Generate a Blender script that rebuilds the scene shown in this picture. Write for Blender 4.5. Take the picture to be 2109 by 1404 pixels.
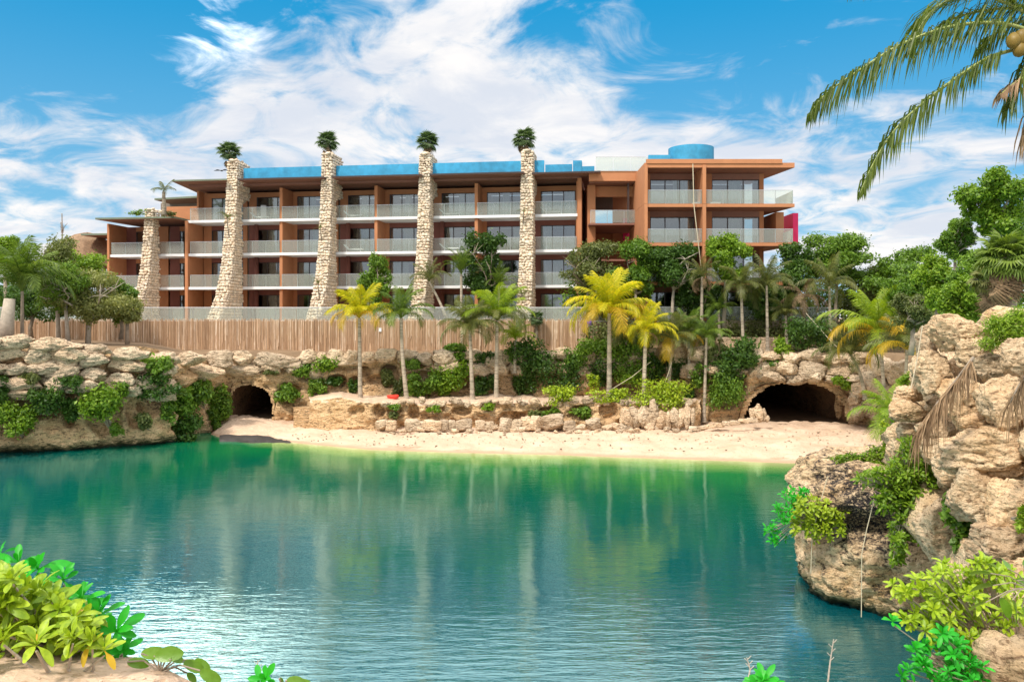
import bpy, bmesh, math, random
import numpy as np
from mathutils import Vector, Matrix, noise as mn
random.seed(7)
for o in list(bpy.data.objects): bpy.data.objects.remove(o)
sc = bpy.context.scene
C = sc.collection
# ------------------------------------------------------------------ camera
F, CX, HY, EZ = 1655.0, 1054.5, 655.0, 8.2      # focal length in photo pixels, horizon row, eye height above the water
cam = bpy.data.cameras.new('camera'); co = bpy.data.objects.new('camera', cam); C.objects.link(co)
co.location = (0, 0, EZ); co.rotation_euler = (math.radians(90), 0, 0)
cam.sensor_width = 36; cam.lens = 36 * F / 2109; cam.shift_y = -(702 - HY) / 2109
cam.clip_start = 0.1; cam.clip_end = 5000
sc.camera = co
# ------------------------------------------------------------------ world, sun, exposure
SUN_EL, SUN_AZ = 52, 215            # azimuth clockwise from +Y
wd = bpy.data.worlds.new('World'); sc.world = wd; wd.use_nodes = True
nt = wd.node_tree; nt.nodes.clear()
def N(t, typ, **kw):
    n = t.nodes.new(typ)
    for k, v in kw.items():
        if k.startswith('i_'):
            key = k[2:]; key = int(key) if key.isdigit() else key.replace('_', ' ')
            n.inputs[key].default_value = v
        else: setattr(n, k, v)
    return n
def M(t, op, a, b=None, c=None, clamp=False):
    n = t.nodes.new('ShaderNodeMath'); n.operation = op; n.use_clamp = clamp
    for i, x in enumerate((a, b, c)):
        if x is None: continue
        if isinstance(x, (int, float)): n.inputs[i].default_value = x
        else: t.links.new(x, n.inputs[i])
    return n.outputs[0]
def VM(t, op, a, b=None):
    n = t.nodes.new('ShaderNodeVectorMath'); n.operation = op
    for i, x in enumerate((a, b)):
        if x is None: continue
        if isinstance(x, (tuple, list, Vector)): n.inputs[i].default_value = x
        elif isinstance(x, (int, float)): n.inputs['Scale'].default_value = x
        else: t.links.new(x, n.inputs[i])
    return n.outputs['Value'] if op in ('LENGTH', 'DOT_PRODUCT') else n.outputs[0]
def MIX(t, fac, a, b, blend='MIX'):
    n = t.nodes.new('ShaderNodeMix'); n.data_type = 'RGBA'; n.blend_type = blend
    for i, x in ((0, fac), (6, a), (7, b)):
        if isinstance(x, (int, float)): n.inputs[i].default_value = x
        elif isinstance(x, (tuple, list)): n.inputs[i].default_value = (*x[:3], 1)
        else: t.links.new(x, n.inputs[i])
    return n.outputs[2]
def NOISE(t, vec, scale, detail=5, rough=0.55, dist=0.0, col=False):
    n = N(t, 'ShaderNodeTexNoise', i_Scale=scale, i_Detail=detail, i_Roughness=rough, i_Distortion=dist)
    if vec is not None: t.links.new(vec, n.inputs['Vector'])
    return n.outputs[1 if col else 0]
def RAMP(t, fac, stops):
    n = t.nodes.new('ShaderNodeValToRGB'); e = n.color_ramp.elements
    while len(e) < len(stops): e.new(0.5)
    for el, (p, c) in zip(e, stops):
        el.position = p; el.color = (c, c, c, 1) if isinstance(c, (int, float)) else (*c, 1)
    t.links.new(fac, n.inputs[0]); return n.outputs[0]
def SM(t, x, a, b, lo=0.0, hi=1.0):
    n = N(t, 'ShaderNodeMapRange', interpolation_type='SMOOTHSTEP')
    t.links.new(x, n.inputs[0])
    n.inputs[1].default_value, n.inputs[2].default_value, n.inputs[3].default_value, n.inputs[4].default_value = a, b, lo, hi
    return n.outputs[0]
sky = N(nt, 'ShaderNodeTexSky', sky_type='NISHITA', sun_disc=False, sun_elevation=math.radians(SUN_EL), sun_rotation=math.radians(SUN_AZ), air_density=1.0, dust_density=0.6, ozone_density=2.2)
tc = N(nt, 'ShaderNodeTexCoord'); D = tc.outputs['Generated']
sep = N(nt, 'ShaderNodeSeparateXYZ'); nt.links.new(D, sep.inputs[0])
den = M(nt, 'ADD', M(nt, 'MAXIMUM', sep.outputs[2], 0.0), 0.22)
cmb = N(nt, 'ShaderNodeCombineXYZ')
nt.links.new(M(nt, 'DIVIDE', sep.outputs[0], den), cmb.inputs[0]); nt.links.new(M(nt, 'DIVIDE', sep.outputs[1], den), cmb.inputs[1])
warp = NOISE(nt, cmb.outputs[0], 0.9, 3, 0.5, 0, True)
pw = VM(nt, 'ADD', cmb.outputs[0], VM(nt, 'SCALE', warp, 0.6))
pm = N(nt, 'ShaderNodeMapping'); nt.links.new(pw, pm.inputs[0]); pm.inputs['Scale'].default_value = (0.85, 1.2, 1); pm.inputs['Rotation'].default_value = (0, 0, 0.35)
big = NOISE(nt, pm.outputs[0], 1.1, 9, 0.57, 0.25)
fine = NOISE(nt, pw, 4.5, 7, 0.6, 0.6)
base = M(nt, 'ADD', M(nt, 'MULTIPLY', M(nt, 'SUBTRACT', big, 0.5), 2.3), M(nt, 'MULTIPLY', M(nt, 'SUBTRACT', fine, 0.5), 1.9))
def skydir(px, py): return Vector(((px - CX) / F, 1, (HY - py) / F)).normalized()
bias = None
for px, py, r, sx, amp in [(1230, 290, .30, 1.9, .34), (330, -230, .15, 1.6, .7), (960, 200, .12, 1.9, .12), (600, 175, .09, 2.2, .2), (340, 85, .07, 1.6, .16), (60, 300, .20, 2.4, .30),
                           (330, 350, .16, 2.2, .2), (130, 470, .16, 1.5, .22), (1900, 420, .13, 1.5, .32), (1880, 215, .07, 1.6, .12), (2080, 320, .08, 1.4, .2), (560, 240, .08, 2.2, .1), (1500, 330, .13, 1.3, .2),
                           (60, 50, .24, 1.7, -.62), (820, 90, .12, 2.0, -.2), (560, 30, .16, 3.0, -.12), (1560, 60, .16, 2.4, -.22), (1740, 200, .12, 1.2, -.16), (90, 385, .05, 3.0, -.2), (1000, 30, .13, 2.6, -.12), (1960, 120, .1, 1.6, -.1)]:
    d = skydir(px, py)
    v = VM(nt, 'MULTIPLY', VM(nt, 'SUBTRACT', D, tuple(d)), (1 / sx, 1 / sx, 1.15))
    g = SM(nt, VM(nt, 'LENGTH', v), 0.0, r, amp, 0.0)
    bias = g if bias is None else M(nt, 'ADD', bias, g)
up = SM(nt, sep.outputs[2], 0.345, 0.43, 0.0, 0.9)        # denser cloud overhead, as the white reflections on the near water show
lowc = SM(nt, sep.outputs[2], 0.0, 0.16, 0.25, 0.0)
behind = SM(nt, sep.outputs[1], 0.25, -0.35, 0.0, 0.5)
cov = M(nt, 'ADD', M(nt, 'ADD', M(nt, 'ADD', M(nt, 'ADD', base, bias), up), lowc), behind)
cl = SM(nt, cov, -0.10, 0.50)
shade = SM(nt, NOISE(nt, VM(nt, 'ADD', pm.outputs[0], (0.07, 0.1, 0.0)), 2.6, 7, 0.6, 0.3), 0.38, 0.66)
ccol = MIX(nt, shade, (7.0, 7.4, 8.2), (9.7, 9.4, 9.2))
ccol = MIX(nt, SM(nt, sep.outputs[2], 0.34, 0.6), ccol, (17.5, 17.5, 17.8))
glow = SM(nt, VM(nt, 'LENGTH', VM(nt, 'SUBTRACT', D, tuple(skydir(310, -185)))), 0.03, 0.19, 1.0, 0.0)   # bright veiled patch of cloud above the left
ccol = MIX(nt, glow, ccol, (60, 58, 54))
hs = N(nt, 'ShaderNodeHueSaturation', i_Saturation=1.35, i_Value=1.45); nt.links.new(sky.outputs[0], hs.inputs['Color'])
blue = MIX(nt, SM(nt, sep.outputs[2], 0.02, 0.4, 0.42, 0.0), MIX(nt, 0.8, hs.outputs[0], (0.0, 3.3, 6.6)), (4.6, 7.4, 8.9))
bg = N(nt, 'ShaderNodeBackground', i_Strength=0.1)
nt.links.new(MIX(nt, M(nt, 'MULTIPLY', cl, 0.97), blue, ccol), bg.inputs[0])
wo = N(nt, 'ShaderNodeOutputWorld'); nt.links.new(bg.outputs[0], wo.inputs[0])
sl = bpy.data.lights.new('sun', 'SUN'); sl.energy = 3.6; sl.angle = math.radians(6); sl.color = (1, 0.93, 0.82)
so = bpy.data.objects.new('sun', sl); C.objects.link(so)
el, az = math.radians(SUN_EL), math.radians(SUN_AZ)
so.rotation_euler = Vector((math.sin(az) * math.cos(el), math.cos(az) * math.cos(el), math.sin(el))).to_track_quat('Z', 'Y').to_euler()
sc.view_settings.view_transform = 'Standard'; sc.view_settings.look = 'None'; sc.view_settings.gamma = 1; sc.view_settings.exposure = 0.12
sc.render.engine = 'CYCLES'
sc.cycles.max_bounces = 7; sc.cycles.transparent_max_bounces = 10; sc.cycles.transmission_bounces = 4; sc.cycles.sample_clamp_indirect = 6
# ------------------------------------------------------------------ helpers
def W(px, py, Y): return Vector(((px - CX) / F * Y, Y, EZ - (py - HY) / F * Y))
def tag(o, label=None, cat=None, group=None, kind=None):
    if label: o['label'] = label
    if cat: o['category'] = cat
    if group: o['group'] = group
    if kind: o['kind'] = kind
    return o
def empty(name, loc=(0, 0, 0), rz=0.0):
    o = bpy.data.objects.new(name, None); C.objects.link(o); o.location = loc; o.rotation_euler = (0, 0, rz); o.empty_display_size = 0.3
    return o
def mobj(name, me, parent=None, loc=(0, 0, 0), rot=None, scale=None):
    o = bpy.data.objects.new(name, me); C.objects.link(o); o.location = loc
    if rot is not None: o.rotation_euler = rot
    if scale is not None: o.scale = scale if hasattr(scale, '__len__') else (scale,) * 3
    if parent: o.parent = parent
    return o
def mesh(name, v, f, mat=None, smooth=False):
    me = bpy.data.meshes.new(name)
    v = np.asarray(v, dtype=np.float32).reshape(-1, 3)
    if isinstance(f, np.ndarray):
        nf, k = f.shape
        me.vertices.add(len(v)); me.vertices.foreach_set('co', v.ravel())
        me.loops.add(nf * k); me.loops.foreach_set('vertex_index', f.ravel().astype(np.int32))
        me.polygons.add(nf); me.polygons.foreach_set('loop_start', np.arange(0, nf * k, k, dtype=np.int32))
        me.update(calc_edges=True); me.validate()
    else:
        me.from_pydata([tuple(map(float, p)) for p in v], [], f); me.update()
    if smooth: me.polygons.foreach_set('use_smooth', np.ones(len(me.polygons), dtype=bool))
    if mat: me.materials.append(mat)
    return me
class MB:
    "collects boxes, tubes and polygons for ONE mesh"
    def __init__(s): s.v = []; s.f = []
    def box(s, x0, x1, y0, y1, z0, z1):
        b = len(s.v)
        s.v += [(x, y, z) for z in (z0, z1) for x, y in ((x0, y0), (x1, y0), (x1, y1), (x0, y1))]
        s.f += [tuple(b + i for i in q) for q in ((3, 2, 1, 0), (4, 5, 6, 7), (0, 1, 5, 4), (1, 2, 6, 5), (2, 3, 7, 6), (3, 0, 4, 7))]
        return s
    def tube(s, pts, rad, n=7, cap=True):
        b = len(s.v); pts = [Vector(p) for p in pts]
        if not hasattr(rad, '__len__'): rad = [rad] * len(pts)
        for i, p in enumerate(pts):
            t = (pts[min(i + 1, len(pts) - 1)] - pts[max(i - 1, 0)]).normalized()
            a = t.cross(Vector((0.13, 1, 0.07)) if abs(t.y) < 0.9 else Vector((1, 0, 0))).normalized(); c = t.cross(a)
            for j in range(n):
                an = 2 * math.pi * j / n
                s.v.append(tuple(p + (a * math.cos(an) + c * math.sin(an)) * rad[i]))
        for i in range(len(pts) - 1):
            for j in range(n):
                s.f.append((b + i * n + j, b + i * n + (j + 1) % n, b + (i + 1) * n + (j + 1) % n, b + (i + 1) * n + j))
        if cap:
            s.f.append(tuple(b + j for j in reversed(range(n)))); s.f.append(tuple(b + (len(pts) - 1) * n + j for j in range(n)))
        return s
    def poly(s, pts):
        b = len(s.v); s.v += [tuple(p) for p in pts]; s.f.append(tuple(range(b, b + len(pts)))); return s
    def me(s, name, mat, smooth=False): return mesh(name, s.v, s.f, mat, smooth)
    def build(s, name, mat, parent=None, smooth=False, loc=(0, 0, 0), rot=None): return mobj(name, s.me(name, mat, smooth), parent, loc, rot)
def fbm(p, o=4, h=0.55):
    a, s, q = 0.0, 1.0, Vector(p)
    for _ in range(o): a += s * mn.noise(q); q = q * 2.07 + Vector((3.1, 1.7, 9.2)); s *= h
    return a
def interp(x, tab):
    xs, ys = zip(*tab); return float(np.interp(x, xs, ys))
# ------------------------------------------------------------------ materials
def newmat(name):
    m = bpy.data.materials.new(name); m.use_nodes = True; t = m.node_tree
    b = t.nodes['Principled BSDF']; return m, t, b
def bump(t, b, h, strength=0.5, dist=0.05):
    n = N(t, 'ShaderNodeBump', i_Strength=strength, i_Distance=dist); t.links.new(h, n.inputs['Height']); t.links.new(n.outputs[0], b.inputs['Normal'])
def plain(name, col, rough=0.6, var=0.12, scale=3.0, metal=0.0, bmp=0.0, spec=0.4):
    m, t, b = newmat(name)
    p = N(t, 'ShaderNodeNewGeometry').outputs['Position']
    n = NOISE(t, p, scale, 6, 0.6)
    n2 = NOISE(t, p, scale * 0.17, 3, 0.5)
    f = M(t, 'ADD', M(t, 'MULTIPLY', n, 0.6), M(t, 'MULTIPLY', n2, 0.4))
    c = MIX(t, RAMP(t, f, [(0.3, 0.0), (0.7, 1.0)]), [x * (1 - var) for x in col], [min(1, x * (1 + var)) for x in col])
    t.links.new(c, b.inputs['Base Color']); b.inputs['Roughness'].default_value = rough; b.inputs['Metallic'].default_value = metal
    b.inputs['Specular IOR Level'].default_value = spec
    if bmp: bump(t, b, NOISE(t, p, scale * 9, 5, 0.6), bmp, 0.03)
    return m
def rockmat(name, light, mid, dark, scale=1.0, bs=0.7, bd=0.12, black=0.0, wet=True, island=False):
    m, t, b = newmat(name)
    g = N(t, 'ShaderNodeNewGeometry'); p = VM(t, 'SCALE', g.outputs['Position'], scale)
    oi = N(t, 'ShaderNodeObjectInfo')
    st = N(t, 'ShaderNodeMapping'); t.links.new(p, st.inputs[0]); st.inputs['Scale'].default_value = (1, 1, 2.6)
    n1 = NOISE(t, p, 0.55, 6, 0.6, 0.4); n2 = NOISE(t, st.outputs[0], 2.3, 9, 0.66, 0.5); n3 = NOISE(t, p, 9, 8, 0.7, 0.3)
    vo = N(t, 'ShaderNodeTexVoronoi', i_Scale=3.1, feature='F1'); t.links.new(VM(t, 'ADD', st.outputs[0], VM(t, 'SCALE', NOISE(t, p, 3, 3, .5, 0, True), 0.6)), vo.inputs['Vector'])
    vo2 = N(t, 'ShaderNodeTexVoronoi', i_Scale=8.5, feature='F1'); t.links.new(VM(t, 'ADD', p, VM(t, 'SCALE', NOISE(t, p, 6, 3, .5, 0, True), 0.4)), vo2.inputs['Vector'])
    rnd = oi.outputs['Random'] if not island else g.outputs['Random Per Island']
    c = MIX(t, RAMP(t, M(t, 'ADD', M(t, 'MULTIPLY', n1, 0.75), M(t, 'MULTIPLY', n3, 0.25)), [(0.36, 0.0), (0.62, 1.0)]), mid, light)
    c = MIX(t, M(t, 'MULTIPLY', SM(t, n2, 0.52, 0.68), 0.8), c, [x * 1.12 for x in light])
    c = MIX(t, M(t, 'MULTIPLY', SM(t, n2, 0.46, 0.37), 0.8), c, dark)
    c = MIX(t, M(t, 'MULTIPLY', SM(t, n3, 0.46, 0.38), 0.6), c, [x * 0.7 for x in dark])
    pit = SM(t, vo2.outputs['Distance'], 0.05, 0.2)
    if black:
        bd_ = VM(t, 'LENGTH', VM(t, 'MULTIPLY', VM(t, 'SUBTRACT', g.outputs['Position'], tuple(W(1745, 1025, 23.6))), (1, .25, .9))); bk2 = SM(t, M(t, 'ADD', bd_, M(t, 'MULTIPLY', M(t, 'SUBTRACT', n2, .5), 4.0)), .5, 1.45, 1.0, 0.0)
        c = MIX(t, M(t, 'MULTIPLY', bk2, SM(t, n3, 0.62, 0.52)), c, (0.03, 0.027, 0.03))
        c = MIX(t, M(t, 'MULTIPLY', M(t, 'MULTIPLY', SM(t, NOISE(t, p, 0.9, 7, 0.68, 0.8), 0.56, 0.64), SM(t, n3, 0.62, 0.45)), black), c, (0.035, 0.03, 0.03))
    c = MIX(t, 1.0, c, RAMP(t, rnd, [(0.0, (0.72, 0.70, 0.69)), (0.35, (0.95, 0.93, 0.9)), (0.6, (1.08, 1.0, 0.92)), (0.8, (0.86, 0.86, 0.86)), (1.0, (1.12, 1.08, 1.03))]), 'MULTIPLY')
    if wet:      # dark algae band just above the waterline
        z = N(t, 'ShaderNodeSeparateXYZ'); t.links.new(g.outputs['Position'], z.inputs[0])
        zz = M(t, 'ADD', z.outputs[2], M(t, 'MULTIPLY', M(t, 'SUBTRACT', n2, 0.5), 1.6))
        yy = SM(t, z.outputs[1], 53.6, 55.2, 1.0, 0.0)
        c = MIX(t, M(t, 'MULTIPLY', yy, SM(t, zz, 0.65, 0.05)), c, (0.05, 0.055, 0.02))
        c = MIX(t, M(t, 'MULTIPLY', yy, SM(t, z.outputs[2], 0.2, 0.05)), c, (0.018, 0.028, 0.016))
    t.links.new(c, b.inputs['Base Color']); b.inputs['Roughness'].default_value = 0.88; b.inputs['Specular IOR Level'].default_value = 0.25
    h = M(t, 'ADD', M(t, 'MULTIPLY', n2, 1.1), M(t, 'ADD', M(t, 'MULTIPLY', n3, 0.45), M(t, 'MULTIPLY', pit, 0.16)))
    h = M(t, 'ADD', h, M(t, 'MULTIPLY', vo.outputs['Distance'], 0.5))
    bump(t, b, h, bs, bd)
    return m
def leafmat(name, a, bcol, dead=None, trans=0.35, rough=0.45):
    m, t, b = newmat(name)
    g = N(t, 'ShaderNodeNewGeometry'); oi = N(t, 'ShaderNodeObjectInfo')
    n = NOISE(t, g.outputs['Position'], 0.9, 3, 0.5)
    f = M(t, 'ADD', M(t, 'MULTIPLY', g.outputs['Random Per Island'], 0.55), M(t, 'MULTIPLY', n, 0.45))
    st = [(0.15, a), (0.8, bcol)]
    if dead: st += [(0.93, dead)]
    c = RAMP(t, f, st)
    c = MIX(t, 1.0, c, RAMP(t, oi.outputs['Random'], [(0, (0.82, 0.86, 0.8)), (1, (1.15, 1.1, 1.1))]), 'MULTIPLY')
    t.links.new(c, b.inputs['Base Color']); b.inputs['Roughness'].default_value = rough; b.inputs['Specular IOR Level'].default_value = 0.35
    tr = N(t, 'ShaderNodeBsdfTranslucent'); t.links.new(MIX(t, 1.0, c, (1.25, 1.3, 0.6), 'MULTIPLY'), tr.inputs[0])
    mx = N(t, 'ShaderNodeMixShader', i_0=trans); t.links.new(b.outputs[0], mx.inputs[1]); t.links.new(tr.outputs[0], mx.inputs[2])
    t.links.new(mx.outputs[0], t.nodes['Material Output'].inputs[0])
    return m
def glassmat(name, tint, transp, rough=0.03, metal=0.0):
    m, t, b = newmat(name)
    b.inputs['Base Color'].default_value = (*tint, 1); b.inputs['Roughness'].default_value = rough; b.inputs['Specular IOR Level'].default_value = 0.7; b.inputs['Metallic'].default_value = metal
    tr = N(t, 'ShaderNodeBsdfTransparent'); tr.inputs[0].default_value = (0.93, 0.97, 0.95, 1)
    fr = N(t, 'ShaderNodeFresnel', i_IOR=1.6)
    k = M(t, 'SUBTRACT', transp, M(t, 'MULTIPLY', fr.outputs[0], 0.6), clamp=True)
    mx = N(t, 'ShaderNodeMixShader'); t.links.new(k, mx.inputs[0]); t.links.new(b.outputs[0], mx.inputs[1]); t.links.new(tr.outputs[0], mx.inputs[2])
    t.links.new(mx.outputs[0], t.nodes['Material Output'].inputs[0])
    return m
MT = {}
MT['cliff'] = rockmat('limestone_cliff', (0.80, 0.57, 0.34), (0.55, 0.355, 0.18), (0.14, 0.09, 0.05), 1.0, 1.0, 0.22)
MT['stone'] = rockmat('pale_boulder', (0.80, 0.64, 0.46), (0.56, 0.41, 0.27), (0.17, 0.12, 0.08), 1.3, 0.95, 0.16)
MT['rock'] = rockmat('near_rock', (0.88, 0.68, 0.45), (0.66, 0.44, 0.24), (0.19, 0.11, 0.055), 1.9, 1.0, 0.11, black=0.0)
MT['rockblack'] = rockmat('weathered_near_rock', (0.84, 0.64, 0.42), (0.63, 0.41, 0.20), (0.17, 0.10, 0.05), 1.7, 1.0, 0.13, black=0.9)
MT['buttress'] = rockmat('rubble_stone', (0.88, 0.77, 0.62), (0.70, 0.57, 0.43), (0.36, 0.27, 0.18), 1.6, 0.5, 0.05, wet=False)
MT['mortar'] = plain('mortar', (0.42, 0.33, 0.24), 0.9, 0.3, 2.0, bmp=0.5)
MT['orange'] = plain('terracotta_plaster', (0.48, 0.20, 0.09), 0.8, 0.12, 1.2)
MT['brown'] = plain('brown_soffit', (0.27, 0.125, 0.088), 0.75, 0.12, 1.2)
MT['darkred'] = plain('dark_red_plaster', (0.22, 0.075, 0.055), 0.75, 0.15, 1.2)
MT['greenedge'] = plain('roof_edge_metal', (0.16, 0.19, 0.13), 0.5, 0.2, 2)
MT['white'] = plain('white_concrete', (0.80, 0.80, 0.80), 0.6, 0.06, 1.5)
MT['blue'] = plain('blue_render', (0.035, 0.28, 0.48), 0.6, 0.35, 1.6)
MT['magenta'] = plain('magenta_paint', (0.75, 0.02, 0.12), 0.6, 0.06, 1.5)
MT['frame'] = plain('dark_frame', (0.055, 0.035, 0.03), 0.4, 0.1, 3)
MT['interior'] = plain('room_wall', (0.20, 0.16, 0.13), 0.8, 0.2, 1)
MT['curtain'] = plain('curtain_cloth', (0.62, 0.66, 0.60), 0.9, 0.08, 2)
MT['pane'] = glassmat('window_glass', (0.42, 0.45, 0.47), 0.66, 0.06, 1.0)
MT['rail_glass'] = glassmat('railing_glass', (0.76, 0.78, 0.71), 0.84, 0.05)
MT['metal'] = plain('rail_metal', (0.62, 0.64, 0.64), 0.35, 0.05, 3, metal=0.6)
MT['rust'] = plain('rusted_steel', (0.30, 0.12, 0.05), 0.8, 0.3, 5)
MT['bark'] = plain('bark', (0.30, 0.24, 0.18), 0.9, 0.35, 5, bmp=0.5)
MT['palebark'] = plain('pale_bark', (0.46, 0.39, 0.31), 0.9, 0.3, 6, bmp=0.5)
MT['rope'] = plain('rope_fibre', (0.55, 0.47, 0.33), 0.9, 0.1, 5)
MT['red'] = plain('red_plastic', (0.72, 0.05, 0.03), 0.4, 0.1, 4)
MT['plastic'] = plain('white_paper', (0.8, 0.8, 0.8), 0.5, 0.05, 4)
MT['darkslab'] = plain('shadow_dark_slab', (0.045, 0.038, 0.034), 0.6, 0.4, 2, bmp=0.4)  # near-black colour stands for the shadow along the ledge
MT['soil'] = plain('soil', (0.23, 0.15, 0.085), 0.95, 0.35, 1.3, bmp=0.6)
MT['thatch'] = plain('thatch', (0.27, 0.17, 0.10), 0.95, 0.45, 7, bmp=0.8)
MT['coconut'] = plain('coconut_husk', (0.20, 0.13, 0.02), 0.5, 0.35, 6)
MT['skin'] = plain('skin', (0.36, 0.20, 0.13), 0.6, 0.05, 5)
MT['purple'] = plain('purple_cloth', (0.10, 0.025, 0.28), 0.85, 0.15, 6)
MT['navy'] = plain('dark_cloth', (0.03, 0.035, 0.06), 0.85, 0.15, 6)
MT['hair'] = plain('black_hair', (0.012, 0.01, 0.009), 0.6, 0.1, 9)
MT['bird'] = plain('bird_feathers', (0.05, 0.05, 0.055), 0.7, 0.2, 9)
L = {}
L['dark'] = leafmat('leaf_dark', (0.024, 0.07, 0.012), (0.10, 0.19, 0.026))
L['green'] = leafmat('leaf_green', (0.055, 0.13, 0.014), (0.20, 0.33, 0.035))
L['bright'] = leafmat('leaf_bright', (0.08, 0.18, 0.010), (0.30, 0.44, 0.035))
L['lime'] = leafmat('leaf_lime', (0.16, 0.27, 0.012), (0.42, 0.52, 0.03), trans=0.3)
L['olive'] = leafmat('leaf_olive', (0.075, 0.10, 0.03), (0.21, 0.24, 0.075))
L['grey'] = leafmat('leaf_grey', (0.13, 0.16, 0.04), (0.36, 0.37, 0.13))
L['emerald'] = leafmat('leaf_emerald', (0.012, 0.24, 0.010), (0.035, 0.52, 0.022), trans=0.25)
L['palm'] = leafmat('palm_green', (0.045, 0.10, 0.014), (0.19, 0.27, 0.035), dead=(0.3, 0.27, 0.06))
L['palmolive'] = leafmat('palm_olive', (0.06, 0.085, 0.022), (0.21, 0.22, 0.06), dead=(0.33, 0.24, 0.1))
L['palmlime'] = leafmat('palm_lime', (0.14, 0.24, 0.012), (0.36, 0.45, 0.03))
L['yellow'] = leafmat('palm_yellow', (0.30, 0.36, 0.008), (0.72, 0.58, 0.015))
L['gold'] = leafmat('palm_gold', (0.38, 0.27, 0.01), (0.62, 0.40, 0.03))
L['fan'] = leafmat('fan_green', (0.03, 0.07, 0.025), (0.11, 0.17, 0.06))
L['dead'] = leafmat('dead_frond', (0.12, 0.075, 0.04), (0.34, 0.23, 0.13), trans=0.1, rough=0.8)
L['big'] = leafmat('big_leaf', (0.05, 0.14, 0.01), (0.16, 0.30, 0.03), trans=0.25, rough=0.3)
L['rosette'] = leafmat('rosette_leaf', (0.20, 0.34, 0.010), (0.44, 0.56, 0.03), trans=0.25, rough=0.4)
# water
def watermat():
    m, t, b = newmat('lagoon_water')
    g = N(t, 'ShaderNodeNewGeometry'); P = g.outputs['Position']
    at = N(t, 'ShaderNodeAttribute', attribute_name='depth'); dep = at.outputs['Fac']
    big = NOISE(t, P, 0.13, 4, 0.55, 0.6)
    dd = M(t, 'ADD', dep, M(t, 'MULTIPLY', M(t, 'SUBTRACT', big, 0.5), M(t, 'MINIMUM', M(t, 'MULTIPLY', dep, 0.9), 9.0)))
    c = RAMP(t, M(t, 'DIVIDE', dd, 32.0), [(0.0, (0.50, 0.50, 0.22)), (0.05, (0.20, 0.36, 0.10)), (0.12, (0.008, 0.18, 0.05)), (0.26, (0.0, 0.115, 0.055)), (0.45, (0.0, 0.10, 0.076)), (0.75, (0.0, 0.088, 0.112))])
    t.links.new(c, b.inputs['Base Color']); b.inputs['Roughness'].default_value = 0.5; b.inputs['Specular IOR Level'].default_value = 0.0
    gl = N(t, 'ShaderNodeBsdfGlossy', i_Roughness=0.035); gl.inputs[0].default_value = (0.70, 0.97, 0.92, 1)
    mp = N(t, 'ShaderNodeMapping'); t.links.new(P, mp.inputs[0]); mp.inputs['Scale'].default_value = (0.4, 1.7, 1)
    w1 = NOISE(t, mp.outputs[0], 2.0, 3, 0.5, 0.5); w2 = NOISE(t, mp.outputs[0], 6.5, 3, 0.55, 0.4); w3 = NOISE(t, P, 0.35, 2, 0.5); sy_ = N(t, 'ShaderNodeSeparateXYZ'); t.links.new(P, sy_.inputs[0])
    amp = SM(t, NOISE(t, P, 0.12, 3, 0.5), 0.35, 0.65, 0.45, 1.0); amp = M(t, 'MULTIPLY', amp, SM(t, sy_.outputs[1], 17.5, 27.0, 2.1, 0.5))
    h = M(t, 'MULTIPLY', M(t, 'ADD', M(t, 'MULTIPLY', w1, 0.55), M(t, 'MULTIPLY', w2, 0.2)), amp)
    h = M(t, 'ADD', h, M(t, 'MULTIPLY', w3, 0.5))
    bn = N(t, 'ShaderNodeBump', i_Strength=1.0, i_Distance=0.036); t.links.new(h, bn.inputs['Height'])
    t.links.new(bn.outputs[0], gl.inputs['Normal'])
    fr = N(t, 'ShaderNodeFresnel', i_IOR=1.6); t.links.new(bn.outputs[0], fr.inputs['Normal'])
    k = M(t, 'MULTIPLY', M(t, 'MULTIPLY', fr.outputs[0], 2.9), SM(t, dep, 0.0, 5.0, 0.4, 1.0)); k = M(t, 'MINIMUM', k, 0.46)
    mx = N(t, 'ShaderNodeMixShader'); t.links.new(k, mx.inputs[0]); t.links.new(b.outputs[0], mx.inputs[1]); t.links.new(gl.outputs[0], mx.inputs[2])
    t.links.new(mx.outputs[0], t.nodes['Material Output'].inputs[0])
    return m
MT['water'] = watermat()
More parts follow.
